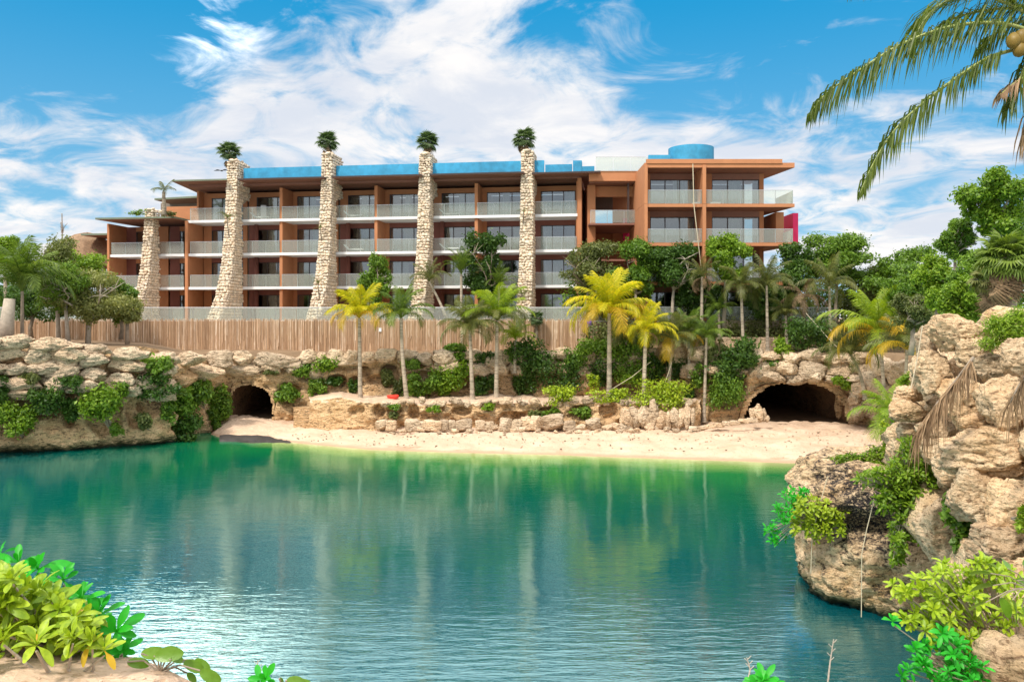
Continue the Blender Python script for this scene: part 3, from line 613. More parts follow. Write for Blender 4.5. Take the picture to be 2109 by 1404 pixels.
def railing(par, u0, u1, v, z, h=1.08, side=None):
    n = max(1, round((u1 - u0) / 1.5)); w = (u1 - u0) / n
    mb = MB().box(0, u1 - u0, -.02, .02, h - .0, h + .035)
    r = mb.build('balcony_rail', MT['metal'], par, loc=(u0, v, z))
    for i in range(n): mobj('glass_pane', pane_me(w - .03, h - .04), r, (i * w + .015, 0, .03))
    for i in range(n + 1): 
        if n > 1 or i in (0, n): mobj('post', PST, r, (min(max(i * w, .02), u1 - u0 - .02), .03, 0))
PST = MB().box(-.018, .018, -.0, .035, 0, 1.08).me('post', MT['metal'])
BAYS = [ua(388), ua(479, -0.5), ua(577), ua(674, -.5), ua(773), ua(874, -.5), ua(980), ua(1086, -.5), ua(1190)]
BD = 2.6      # balcony depth
UL = ua(222); UM = ua(385)
for k, z in enumerate(FL[:4]):
    top = FL[k + 1]
    if k > 0: bx('floor_slab', hotel, BAYS[0] - .1, BAYS[-1], 0, 9, z - .24, z - .002, 'white')
    else: bx('floor_slab', hotel, UL, BAYS[-1] + 6, -3, 9, z - .6, z - .002, 'mortar')
    for b in range(8):
        u0, u1 = BAYS[b], BAYS[b + 1]
        wu0 = u0 + (.85 if b % 2 else .55); wu1 = min(wu0 + 3.5, u1 - .35); hh = top - .24 - z
        if b % 2 == 0 and b == 0: wu0 = u0 + .9; wu1 = u1 - .5
        # back wall pieces round the door opening
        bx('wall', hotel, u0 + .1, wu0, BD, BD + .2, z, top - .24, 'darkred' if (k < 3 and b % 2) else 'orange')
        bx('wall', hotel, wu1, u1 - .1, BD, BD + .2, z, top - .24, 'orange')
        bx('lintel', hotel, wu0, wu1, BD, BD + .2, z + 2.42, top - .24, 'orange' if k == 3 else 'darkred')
        add_window(hotel, wu0, BD + .08, z + .01, wu1 - wu0, 2.40, 3 if wu1 - wu0 > 3 else 2)
        railing(hotel, u0 + (.12 if b % 2 == 0 else .3), u1 - .12, .08, z)
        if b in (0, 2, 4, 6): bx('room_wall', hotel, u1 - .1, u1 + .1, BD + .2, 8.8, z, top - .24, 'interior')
        if b % 2 == 1: bx('partition_wall', hotel, u1 - .14, u1 + .14, 0.18, BD + 6, z, top - .24, 'orange')
        if k < 3 and b in (1, 3, 5) : # rounded dark red column beside each buttress
            MB().tube([(u0 + 1.0, BD - .35, z), (u0 + 1.0, BD - .35, top - .24)], .2, 12).build('column', MT['darkred'], hotel, smooth=True)
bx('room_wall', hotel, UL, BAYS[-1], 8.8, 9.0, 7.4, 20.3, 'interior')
bx('side_wall', hotel, BAYS[0] - .28, BAYS[0], -.12, 9, 7.4, 17.25, 'orange')
bx('side_wall', hotel, BAYS[0] - .05, BAYS[0] + .12, 1.6, 2.6, 17.3, 20.3, 'orange')
bx('side_wall', hotel, BAYS[-1] - .02, BAYS[-1] + .34, -.2, 9, 7.4, 20.35, 'orange')
bx('side_wall', hotel, BAYS[0] - .0, BAYS[0] + .16, 3, 9, 17.3, 20.35, 'orange')
# lower left wing of three storeys
for k, z in enumerate(FL[:3]):
    top = FL[k + 1]
    if k: bx('floor_slab', hotel, UL, UM - .3, 0.02, 9, z - .24, z - .002, 'white')
    for u0, u1 in ((UL + .2, ua(308, -.5)), (ua(312, -.5), UM - .3)):
        wu0 = u0 + 1.0; wu1 = min(u1 - .25, wu0 + 2.4)
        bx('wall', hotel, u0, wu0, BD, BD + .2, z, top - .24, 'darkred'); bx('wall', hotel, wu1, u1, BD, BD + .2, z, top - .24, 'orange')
        bx('lintel', hotel, wu0, wu1, BD, BD + .2, z + 2.42, top - .24, 'orange')
        add_window(hotel, wu0, BD + .08, z + .01, wu1 - wu0, 2.4, 2); railing(hotel, u0 + .1, u1 - .1, .1, z)
bx('side_wall', hotel, UL - .02, UL + .2, -.08, 9, 7.4, 17.1, 'orange')
def roof(par, name, pts_top, z, th, fas, soff):
    "flat roof: thin edge plate over a soffit that thickens to the back"
    mb = MB(); n = len(pts_top); mb.poly([(u, v, z + th) for u, v in pts_top])
    for i in range(n):
        a_, b_ = pts_top[i], pts_top[(i + 1) % n]; mb.poly([(a_[0], a_[1], z), (b_[0], b_[1], z), (b_[0], b_[1], z + th), (a_[0], a_[1], z + th)])
    r = mb.build(name, MT[fas], par)
    MB().poly([(u, v, z - .002) for u, v in reversed(pts_top)]).build('soffit', MT[soff], r)
    return r
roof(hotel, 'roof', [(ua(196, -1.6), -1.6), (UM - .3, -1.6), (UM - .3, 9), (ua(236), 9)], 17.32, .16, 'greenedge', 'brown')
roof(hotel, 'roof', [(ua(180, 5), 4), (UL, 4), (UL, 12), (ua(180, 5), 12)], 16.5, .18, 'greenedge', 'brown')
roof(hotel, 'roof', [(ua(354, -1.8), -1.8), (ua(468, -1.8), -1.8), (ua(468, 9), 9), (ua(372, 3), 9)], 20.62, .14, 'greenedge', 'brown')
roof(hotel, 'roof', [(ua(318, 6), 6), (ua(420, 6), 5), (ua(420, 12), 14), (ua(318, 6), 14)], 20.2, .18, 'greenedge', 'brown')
bx('wall', hotel, ua(343, 3), BAYS[0] - .28, 3.0, 3.3, 17.45, 18.75, 'orange')
bx('wall', hotel, ua(343, 3), BAYS[0] - .28, 3.02, 3.3, 18.76, 19.05, 'orange')
fins = [(308, 431), (479, 329), (674, 315), (875, 315), (1086, 309)]
ev = -1.7
for i in range(1, 5):
    a_ = ua(fins[i][0] + 14, ev); b_ = ua(fins[i + 1][0] - 12, ev) if i < 4 else ua(1232, ev)
    roof(hotel, 'roof', [(a_ - .2, ev), (b_ + .2, ev), (b_ + (.2 if i < 4 else -.3), 8), (a_ - .2, 8)], 20.62 - (.0 if i < 4 else .1), .14, 'frame', 'brown')
    pa = a_ - .3; pb = b_ + .4 if i < 4 else ua(1122, .4)
    bx('parapet', hotel, pa, pb, .3 - .6, .0, 20.79, 21.95 + (0.0), 'blue')
bx('roof_slab', hotel, BAYS[0], BAYS[-1] + .3, 0.05, 9, 20.39, 20.60, 'brown')
bx('parapet', hotel, ua(1123, .7), ua(1178, .7), .7, 1.0, 20.79, 21.75, 'blue')
bx('parapet', hotel, ua(1180, .2), ua(1198, .2), .2, 1.2, 20.79, 21.95, 'blue')
bx('parapet', hotel, ua(1198, 3), ua(1224, 3), 3, 3.3, 20.79, 21.95, 'blue')
# balcony things a viewer can pick out
MB().box(ua(535, 2), ua(535, 2) + .5, 2.2, 2.4, 17.35, 18.9).build('notice_board', MT['white'], hotel)
ch_mb = MB().box(0, 1.3, -.3, .3, .26, .34); seat_ = ch_mb.me('seat', MT['white'])
v_ = MB(); b_ = v_; v_.v += [(-.45, -.3, .75), (0, -.3, .30), (0, .3, .30), (-.45, .3, .75), (-.49, -.3, .70), (-.03, -.3, .24), (-.03, .3, .24), (-.49, .3, .70)]; v_.f += [(0, 1, 2, 3), (7, 6, 5, 4), (0, 4, 5, 1), (1, 5, 6, 2), (2, 6, 7, 3), (3, 7, 4, 0)]; back_m = v_.me('backrest', MT['white']); leg_m = MB().box(-.03, .03, -.03, .03, 0, .26).me('leg', MT['frame'])
for k_, (b1, z1, lab) in enumerate([(1, 17.3, 'pale lounge chair on the top balcony just right of the second buttress'), (3, 17.3, 'pale lounge chair on the top balcony just right of the third buttress'), (5, 17.3, 'pale lounge chair on the top balcony just right of the fourth buttress'), (3, 14.2, 'pale lounge chair one floor below the top, right of the third buttress'), (5, 14.2, 'pale lounge chair one floor below the top, right of the fourth buttress'), (7, 17.3, 'pale lounge chair on the top balcony at the right end of the long wing')]):
    u_, vv0 = BAYS[b1] + 1.5, 1.2; loc_ = Vector((X0 + cs * u_ + sn * vv0, Y0 - sn * u_ + cs * vv0, z1 + .01)); r_ = tag(empty('lounge_chair', loc_, -ang), lab, 'lounge chair', 'lounge chairs on the balconies')
    mobj('seat', seat_, r_); mobj('backrest', back_m, r_)
    for lx, ly in ((.05, -.25), (.05, .25), (1.2, -.25), (1.2, .25)): mobj('leg', leg_m, r_, (lx, ly, 0))
# ------------------------------------------------------------------ stone buttresses
def buttress(px, ytop, label, seed, zlow=7.7):
    rs = random.Random(seed); wd_ = 1.0 if px > 400 else .9; v0 = -.9
    uc = ua(px, v0); zt = EZ + (HY - ytop) / F * (Y0 - sn * uc + cs * v0) - .22
    loc = Vector((X0, Y0, 0)) + Vector((cs * uc + sn * 0, -sn * uc, 0)); loc.z = zlow
    root = tag(empty('stone_buttress', loc, -ang), label, 'buttress')
    def front(z):                                 # front edge: leans forward and flares to the ground
        k = max(0, 1 - (z - 8) / (zt - 8)); return v0 - 1.0 * k - 2.5 * k ** 4.5
    def back_(z): return -.25 + 1.6 * min(1, max(0, (z - 18.7) / .5))
    # core: profile rings
    n = 30; v, f = [], []
    for i in range(n + 1):
        z = zlow + (zt - zlow) * i / n; fz = front(z); sh = 0
        rnd = 0 if i < n - 2 else (.25 if i == n - 1 else (.6 if i == n else 0.08))
        hw = wd_ / 2 - rnd * .3 + .012 * (zt - z) * .5; bk = back_(z)
        for a_, b_ in ((-hw, fz + rnd * .7), (hw, fz + rnd * .7), (hw, bk - rnd * .9), (-hw, bk - rnd * .9)): v.append((a_, b_, z - zlow - (.25 if i == n else 0) * 0))
    for i in range(n):
        for j in range(4): f.append((i * 4 + j, i * 4 + (j + 1) % 4, (i + 1) * 4 + (j + 1) % 4, (i + 1) * 4 + j))
    f.append((n * 4, n * 4 + 1, n * 4 + 2, n * 4 + 3))
    mobj('core', mesh('core', v, f, MT['mortar']), root)
    cnt = 0; extra_v, extra_f = [], []
    items = []
    z = zlow + .1
    while z < zt - .05:
        h = rs.uniform(.18, .34); hw = wd_ / 2 + .012 * (zt - z) * .5; fz = front(z)
        u = -hw
        while u < hw - .08:
            w = min(rs.uniform(.16, .42), hw - u + .06); items.append((0, u + w / 2, fz + rs.uniform(-.04, .03), z + h / 2 + rs.uniform(-.05, .05), w, rs.uniform(.16, .3), h * rs.uniform(.8, 1.2))); u += w
        vv_ = fz + .12
        while vv_ < back_(z) - .05:
            w = rs.uniform(.26, .5); items.append((1, hw, vv_ + w / 2, z + h / 2, .16, w, h)); vv_ += w
        vv_ = fz + .12
        while vv_ < back_(z) - .1:
            w = rs.uniform(.3, .55); items.append((2, -hw, vv_ + w / 2, z + h / 2, .16, w, h)); vv_ += w
        z += h * .96
    # rounded cap stones
    for k in range(10): a_ = math.pi * (k + .5) / 10; items.append((0, rs.uniform(-.2, .2), v0 + .9 - math.cos(a_) * 1.1, zt + .12 + .10 * math.sin(a_), .5, .3, .26))
    items.sort(key=lambda t: (t[0] == 2, t[0], rs.random()))
    for it in items:
        _, u, vq, z, a_, b_, c_ = it; sc3 = (a_ * .54, b_ * .56, c_ * .54)
        rot = (rs.uniform(-.15, .15), rs.uniform(-.45, .45) if it[0] == 0 else rs.uniform(-.12, .12), rs.choice((0, math.pi)) + rs.uniform(-.15, .15))
        if cnt < 298: mobj('stone', rs.choice(COBBLE), root, (u, vq, z - zlow), rot, sc3); cnt += 1
        else:
            src = rs.choice(COBBLE); M4 = Matrix.LocRotScale(Vector((u, vq, z - zlow)), Matrix.Rotation(rot[2], 3, 'Z').to_quaternion(), Vector(sc3))
            b = len(extra_v); extra_v += [tuple(M4 @ q.co) for q in src.vertices]; extra_f += [tuple(b + i for i in p.vertices) for p in src.polygons]
    if extra_v: o = mobj('stone_facing', mesh('stone_facing', extra_v, extra_f, MT['butisl']), root); o['kind'] = 'stuff'
    return loc + Vector((sn * (v0 + .6), cs * (v0 + .6), 0)), zt
MT['butisl'] = rockmat('rubble_stone_side', (0.88, 0.77, 0.62), (0.70, 0.57, 0.43), (0.36, 0.27, 0.18), 1.6, 0.5, 0.05, wet=False, island=True)
tops = []
for (px, yt), lab, s in zip(fins, ['shortest rubble stone buttress before the low left wing', 'flared rubble stone buttress second from the left with a leaning plant', 'rubble stone buttress third from the left between hotel balconies', 'rubble stone buttress fourth from the left behind a yellow palm', 'rubble stone buttress nearest the right end of the long wing'], (31, 32, 33, 34, 35)):
    tops.append(buttress(px, yt, lab, s))
# ------------------------------------------------------------------ link bay and right wing (frontal)
RX = lambda px, Y: (px - CX) / F * Y
wing = tag(empty('hotel_wing', (0, 64, 0)), 'terracotta right hotel block with deep cantilevered balconies and blue drum on its roof', 'building')
def wx(name, x0, x1, y0, y1, z0, z1, mat, par=None): return MB().box(x0, x1, y0 - 64, y1 - 64, z0, z1).build(name, MT[mat], par or wing)
xl, xm, xr = RX(1334, 64), RX(1450, 64), RX(1634, 64)
for k, z in enumerate(FL):
    th = .26 if k < 4 else .38
    if k == 0: wx('floor_slab', xl, xr, 64, 76, z - .6, z, 'mortar'); continue
    mb = MB(); pts = [(xl - .25, 0), (xr + .1, 0), (xr - 1.1, 8), (xl - .25, 8)]
    zt = z if k < 4 else z + .16
    mb.poly([(a, b, zt) for a, b in pts]); mb.poly([(a, b, zt - th) for a, b in reversed(pts)])
    for i in range(4): a_, b_ = pts[i], pts[(i + 1) % 4]; mb.poly([(a_[0], a_[1], zt - th), (b_[0], b_[1], zt - th), (b_[0], b_[1], zt), (a_[0], a_[1], zt)])
    mb.build('floor_slab' if k < 4 else 'roof_slab', MT['orange'], wing)
    MB().poly([(a + (.1 if a < 0 else 0), b * .98 + .1, zt - th - .004) for a, b in reversed(pts)]).build('soffit', MT['brown'], wing)
wx('roof_fascia', xl - .1, xr - .9, 63.98 - .06, 64.3, 20.5, 20.84, 'orange')
for k, z in enumerate(FL[:4]):
    t_ = z + 2.84
    wx('partition_wall', xl - .27, xl - .02, 63.9, 70, z, t_ + .24, 'orange'); wx('partition_wall', xm - .14, xm + .14, 63.88, 66.6, z, t_ + .24, 'orange')
    for w0, w1, e1 in ((RX(1339, 66.5), RX(1431, 66.5), xm - .14), (RX(1466, 66.5), RX(1564, 66.5), RX(1573, 66.5))):
        s0 = xl if w0 < xm else xm + .14
        if w0 - s0 > .05: wx('wall', s0, w0, 66.5, 66.7, z, t_, 'orange')
        wx('wall', w1, e1, 66.5, 66.7, z, t_, 'orange'); wx('lintel', w0, w1, 66.5, 66.7, z + 2.36, t_, 'brown')
        add_window(wing, w0, 2.58, z + .01, w1 - w0, 2.34, 3)
    wx('wall', RX(1573, 66.5) - .2, RX(1573, 66.5), 66.7, 69, z, t_, 'orange'); wx('wall', RX(1573, 66.5), xr - 1.3, 69, 69.2, z, t_, 'brown')
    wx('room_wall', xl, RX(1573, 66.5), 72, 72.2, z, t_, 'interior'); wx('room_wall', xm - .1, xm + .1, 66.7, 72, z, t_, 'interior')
    railing(wing, xl + .05, xm - .16, .1, z); railing(wing, xm + .16, xr, .1, z)
    o = MB().box(-.01, .01, 0, 4.2, .03, 1.05).build('glass_pane', MT['rail_glass'], wing, loc=(xr, .12, z))
wx('wall', xr - .6, xr + .05, 66.4, 72, 14.3, 16.95, 'orange'); wx('wall', RX(1633, 67), RX(1644, 67), 67, 70, 14.15, 16.95, 'magenta')
for px0, z in ((1428, 17.32), (1428, 14.22), (1462, 17.32), (1462, 14.22)): wx('bench', RX(px0, 64.8), RX(px0, 64.8) + .8, 64.6, 65.3, z + .05, z + .2, 'white')
# blue roof drum
v, f = [], []; n = 48; dc = Vector((RX(1423, 69), 5.0)); r = (1469 - 1377) / 2 / F * 69
drum = tag(empty('roof_drum', (dc.x, 69, 20.58)), 'round blue painted drum standing on the roof of the right block', 'water tank')
for k, (rr, z) in enumerate([(r, 0), (r, 2.15), (r - .18, 2.15), (r - .18, .3)]):
    for j in range(n): a_ = 2 * math.pi * j / n; v.append((rr * math.cos(a_), rr * math.sin(a_), z))
for k in range(3):
    for j in range(n): f.append((k * n + j, k * n + (j + 1) % n, (k + 1) * n + (j + 1) % n, (k + 1) * n + j))
mobj('drum_wall', mesh('drum_wall', v, f, MT['blue'], False), drum)
v = []; [v.extend([(r * 1.06 * math.cos(2 * math.pi * j / n), r * 1.06 * math.sin(2 * math.pi * j / n), z) for j in range(n)]) for z in (0, .22)]
mobj('drum_base', mesh('drum_base', v, [(j, (j + 1) % n, n + (j + 1) % n, n + j) for j in range(n)] + [tuple(range(n, 2 * n))], MT['orange']), drum)
wx('parapet', RX(1336, 68), RX(1380, 68), 68, 68.3, 20.6, 22.0, 'blue')
# steel flue pipes and hanging rope on the right block
mb = MB().tube([(RX(1427, 63.6), -.4, 20.4), (RX(1429, 63.6), -.4, 17.2), (RX(1443, 63.6), -.5, 12.3)], .035, 6); mb.build('rope', MT['rope'], wing)
# link bay: beams, open landing, bridge and far wall
lx0, lx1 = RX(1212, 70), RX(1322, 67)
wx('roof_beam', RX(1208, 71), RX(1330, 68), 68.6, 69, 19.9, 20.75, 'orange'); wx('roof_beam', RX(1208, 72), RX(1330, 70), 70.6, 70.9, 18.85, 19.75, 'orange')
wx('roof_plate', RX(1208, 72), RX(1330, 68), 69, 78, 19.8, 19.95, 'brown')
wx('room_wall', RX(1262, 76), RX(1330, 74), 76, 76.2, 14.2, 19.6, 'orange'); wx('room_wall', RX(1283, 75.8), RX(1296, 75.8), 75.7, 75.9, 14.2, 17.6, 'magenta')
wx('upper_wall', RX(1214, 76), RX(1262, 76), 76, 76.2, 18.4, 19.8, 'interior'); wx('floor_slab', RX(1214, 69), RX(1322, 68), 69, 78, 16.2, 16.35, 'brown')
wx('floor_slab', RX(1214, 69), RX(1322, 68), 69, 78, 13.1, 13.25, 'brown'); wx('room_wall', RX(1214, 76), RX(1330, 74), 76.3, 76.5, 7.5, 16.2, 'orange')
wx('steel_brace', RX(1293, 68.8), RX(1297, 68.8), 69.05, 69.25, 16.3, 20.4, 'frame')
railing(wing, RX(1216, 69), RX(1320, 69), 5.0, 16.35)
for z in (10.8, 13.9, 17.0): wx('ledge', RX(1320, 66), xl - .26, 64.4, 67.5, z, z + .12, 'orange')
wx('side_wall', RX(1206, 72), RX(1222, 72), 70.2, 77, 7.5, 19.8, 'orange'); wx('side_wall', RX(1318, 67), RX(1326, 67), 66.5, 73, 7.5, 20.6, 'orange')
x0_, x1_ = RX(1226, 69), RX(1336, 67)
gr_ = tag(empty('roof_glass_screen', (x0_, 68.5, 20.75)), 'pale glass wind screen along the roof over the link between both wings', 'railing')
k = 0; xx = x0_
while xx < x1_ - .3: mobj('glass_pane', pane_me(1.46, 1.15), gr_, (xx - x0_, 0, 0)); xx += 1.5
MB().box(0, x1_ - x0_, -.02, .02, 1.16, 1.19).build('top_rail', MT['metal'], gr_)
# ------------------------------------------------------------------ vegetation generators
def leaf_cloud(blobs, n, size, seed, mat, shell=0.55, up=0.35, asp=0.5, hang=0.0, name='foliage'):
    "n leaf shapes spread through ellipsoid blobs (x, y, z, rx, ry, rz)"
    rg = np.random.default_rng(seed); B = np.array(blobs, dtype=float)
    vol = (B[:, 3] * B[:, 4] * B[:, 5]) ** 0.75; idx = rg.choice(len(B), n, p=vol / vol.sum())
    d = rg.normal(size=(n, 3)); d /= np.linalg.norm(d, axis=1, keepdims=True)
    r = shell + (1 - shell) * rg.random(n) ** 0.6; r *= 1 + 0.22 * np.sin(d[:, 0] * 5 + idx) * np.cos(d[:, 2] * 6 + idx * 2)
    # clumping: pull leaves towards sub-clump centres
    K = max(6, n // 34); cd = rg.normal(size=(K, 3)); cd /= np.linalg.norm(cd, axis=1, keepdims=True)
    ci = rg.integers(0, K, n); mixf = 0.55
    d2 = cd[ci] + rg.normal(size=(n, 3)) * 0.26; use = rg.random(n) < mixf
    d = np.where(use[:, None], d2, d); r = np.where(use, shell * .9 + (1.06 - shell * .9) * rg.random(n), r); r = np.minimum(r, 1.1)
    P = B[idx, :3] + d * r[:, None] * B[idx, 3:6]
    nrm = d * 0.6 + rg.normal(size=(n, 3)) * 0.7 + np.array([0, 0, up]); nrm /= np.linalg.norm(nrm, axis=1, keepdims=True)
    t = np.cross(nrm, rg.normal(size=(n, 3))); t[:, 2] -= hang; t /= np.linalg.norm(t, axis=1, keepdims=True) + 1e-9
    b = np.cross(nrm, t); b /= np.linalg.norm(b, axis=1, keepdims=True) + 1e-9
    s = size * rg.uniform(0.6, 1.35, n)[:, None]
    v = np.stack([P - t * s, P - b * s * asp + nrm * s * .12, P + t * s, P + b * s * asp + nrm * s * .12], axis=1).reshape(-1, 3)
    f = np.arange(n * 4).reshape(-1, 4)
    return mesh(name, v, f, L[mat])
def limbs(mb, base, tips, r0, rs, sag=0.1):
    base = Vector(base)
    for tp in tips:
        tp = Vector(tp); m1 = base.lerp(tp, .4) + Vector((rs.uniform(-1, 1), rs.uniform(-1, 1), rs.uniform(-.3, .6))) * (tp - base).length * sag
        m2 = base.lerp(tp, .72) + Vector((rs.uniform(-1, 1), rs.uniform(-1, 1), rs.uniform(-.3, .3))) * (tp - base).length * sag
        mb.tube([base, m1, m2, tp], [r0, r0 * .7, r0 * .45, r0 * .15], 6)
        for _ in range(3):
            e = m2 + Vector((rs.uniform(-1, 1), rs.uniform(-1, 1), rs.uniform(-.2, 1))) * (tp - base).length * .35; mb.tube([m2, m2.lerp(e, .5) + Vector((0, 0, .05)), e], [r0 * .35, r0 * .22, r0 * .06], 5)
def tree(label, px, py, rx, ry, Y, base_py, mat, seed, n=3500, size=.16, trunk='bark', tr=.13, group=None, blobs=None, bare=0, shell=.45, cat='tree', name='broadleaf_tree', **kw):
    "crown centre and radii in photo pixels at distance Y"
    s_ = Y / F; rs = random.Random(seed); base = W(px + rs.uniform(-.2, .2) * rx, base_py, Y); cen = W(px, py, Y); R, H = rx * s_, ry * s_
    root = tag(empty(name, base), label, cat, group); c = cen - base
    if blobs is None:
        blobs = []
        for _ in range(26):
            a_ = rs.uniform(0, 6.283); q = rs.uniform(.1, .86); zz = rs.uniform(-.78, .72); q *= math.sqrt(max(.2, 1 - zz * zz)); blobs.append((c.x + math.cos(a_) * R * q, c.y + math.sin(a_) * R * q * .8, c.z + zz * H, R * rs.uniform(.2, .38), R * rs.uniform(.2, .38), H * rs.uniform(.17, .30)))
    mb = MB(); low = Vector((0, 0, -.3)); fork = Vector((c.x * .5, 0, max(.3, (c.z - H * .7))))
    mb.tube([low, low.lerp(fork, .5) + Vector((rs.uniform(-.15, .15), 0, 0)), fork], [tr * 1.3, tr, tr * .85], 8)
    limbs(mb, fork, [b[:3] for b in blobs[:6]], tr * .7, rs)
    if bare: limbs(mb, fork, [(c.x + rs.uniform(-1, 1) * R, c.y - R * .6, c.z + rs.uniform(-.6, .7) * H) for _ in range(bare)], tr * .6, rs, .2)
    mb.build('trunk', MT[trunk], root, True)
    mobj('crown', leaf_cloud(blobs, int(n * 2.8), size * .84, seed, mat, shell=shell, name='crown', **kw), root)
    return root
def shrub(label, px, py, rx, ry, Y, mat, seed, n=900, size=.11, group=None, shell=.35, cat='shrub', drop=0.0, name='shrub', **kw):
    s_ = Y / F; rs = random.Random(seed); cen = W(px, py, Y); R, H = rx * s_, ry * s_; dp = min(R, H) * .8 + .15
    base = cen - Vector((0, -dp * .5, H * .9)); root = tag(empty(name, base), label, cat, group); c = cen - base; blobs = []
    for _ in range(9):
        blobs.append((c.x + rs.uniform(-.65, .65) * R, c.y + rs.uniform(-.5, .3) * dp, c.z + rs.uniform(-.65, .6) * H, R * rs.uniform(.35, .6), dp * rs.uniform(.5, .8), H * rs.uniform(.35, .6)))
    mb = MB()
    for b in blobs: mb.tube([(0, dp * .4, 0), Vector((b[0] * .5, b[1] * .4, b[2] * .6)), b[:3]], [.035, .025, .008], 5)
    mb.build('stem', MT['bark'], root)
    mobj('foliage', leaf_cloud(blobs, n, size, seed, mat, shell=shell, **kw), root)
    return root
def frond_me(seed, L_=3.0, droop=1.0, n=36, ll=.75, hang=.35, wid=.05, mat='palm', start=.16, segs=14, tear=0.0):
    rs = random.Random(seed); pts = []; a = math.radians(rs.uniform(38, 55)); p = Vector((0, 0, 0)); tw = rs.uniform(-.35, .35)
    for i in range(segs + 1):
        pts.append(p.copy()); k = i / segs; an = a - droop * k ** 1.3 * math.radians(112); p = p + Vector((math.cos(an), tw * k * .4, math.sin(an))) * (L_ / segs)
    mb = MB(); mb.tube(pts, [.035 * (1 - .85 * i / segs) * (L_ / 3) + .004 for i in range(segs + 1)], 5)
    def at(k):
        x = k * segs; i = min(int(x), segs - 1); return pts[i].lerp(pts[i + 1], x - i), (pts[i + 1] - pts[i]).normalized()
    for sd in (-1, 1):
        for j in range(n):
            k = start + (1 - start) * (j + rs.uniform(-.2, .2)) / n; k = min(max(k, start), .995); c, t = at(k)
            side = Vector((0, sd, 0)); upv = side.cross(t) * sd; upv = upv if upv.z > 0 else -upv
            prof = math.sin(math.pi * (0.12 + .86 * (k - start) / (1 - start))) ** .6; l = ll * prof * rs.uniform(.85, 1.1)
            if rs.random() < tear: l *= rs.uniform(.3, .7)
            d = (t * (.45 + .5 * k) + side * (1.0 - .35 * k) + upv * .22).normalized()
            g = Vector((0, 0, -1)); e1 = c + d * l * .5 + g * l * hang * .16; e2 = c + d * l * (.96 - .12 * hang) + g * l * hang * (.75 + rs.uniform(-.15, .25))
            wv = t * wid * .5
            b = len(mb.v); mb.v += [tuple(c - wv * .6), tuple(c + wv * .6), tuple(e1 + wv), tuple(e1 - wv), tuple(e2)]; mb.f += [(b, b + 1, b + 2, b + 3), (b + 3, b + 2, b + 4)]
    return mb.me('frond', L[mat])
FR = {}
def fronds(mat, kind='coco'):
    key = (mat, kind)
    if key not in FR:
        P = {'coco': dict(L_=3.0, ll=1.0, hang=.75, n=44), 'stiff': dict(L_=2.6, ll=.6, hang=.15, n=34), 'droop': dict(L_=2.9, ll=.8, hang=.9, n=34)}[kind]
        FR[key] = [frond_me(100 + i + hash(kind) * 0, droop=dr, mat=mat, tear=.06, **P) for i, dr in enumerate((.35, .6, .85, 1.05, 1.3))]
    return FR[key]
def trunk_me(pts, r0, r1, mat, rings=True, n=9):
    mb = MB(); P = [Vector(p) for p in pts]; out = []; S = 6 * (len(P) - 1); rad = []
    for i in range(S + 1):
        x = i / 6; k = min(int(x), len(P) - 2); t = x - k; a, b, c, d = P[max(k - 1, 0)], P[k], P[k + 1], P[min(k + 2, len(P) - 1)]
        q = .5 * ((2 * b) + (c - a) * t + (2 * a - 5 * b + 4 * c - d) * t * t + (3 * b - a - 3 * c + d) * t ** 3); out.append(q)
    out2 = []
    L_ = len(out) - 1; m = 8
    for i in range(L_):
        for j in range(m): out2.append(out[i].lerp(out[i + 1], j / m)); k = (i + j / m) / L_; rad.append((r0 + (r1 - r0) * k + r0 * .7 * math.exp(-k * 22)) * (1 + (.10 if (j % 2) else -.05) * (1 if rings else 0)))
    out2.append(out[-1]); rad.append(r1)
    return mb.tube(out2, rad, n).me('trunk', MT[mat], True)
def palm(label, cpx, cpy, bpx, bpy_, Y, size, mat, seed, n=15, kind='coco', bend=0.0, tr=.13, lo=-.9, hi=.75, skirt=0, mat2=None, cat='palm tree', group='young coconut palms', bark='ringbark', cone=0):
    rs = random.Random(seed); base = W(bpx, bpy_, Y); top = W(cpx, cpy, Y); c = top - base
    root = tag(empty('coconut_palm' if kind != 'fan' else 'fan_palm', base), label, cat, group)
    mid = c * .5 + Vector((bend, 0, 0)); mobj('trunk', trunk_me([(0, 0, -.3), mid, c], tr, tr * .62, bark), root)
    fs = fronds(mat, kind); sc_ = size / 3.0 * 1.14; n = int(n * 1.25)
    for i in range(n):
        k = (i + .5) / n; az = i * 2.39996 + rs.uniform(-.2, .2); tilt = hi - (hi - lo) * k                    # inner fronds upright, outer ones low
        me_ = fs[min(4, int(k * 5))]; mm = me_
        if mat2 and k > .62 and rs.random() < .6: mm = fronds(mat2, kind)[min(4, int(k * 5))]
        o = mobj('frond', mm, root, c + Vector((0, 0, .03 * (n - i) / n)), None, sc_ * rs.uniform(.85, 1.12) * (1 if k > .12 else .9)); o.rotation_mode = 'XYZ'
        o.rotation_euler = (rs.uniform(-.15, .15), -tilt, az)
    for i in range(skirt):
        o = mobj('dead_frond', fronds('dead', 'droop')[4], root, c - Vector((0, 0, .1)), None, sc_ * rs.uniform(.6, .9)); o.rotation_euler = (0, .75 + rs.uniform(0, .25), i * 2.4 + rs.uniform(-.3, .3))
    return root
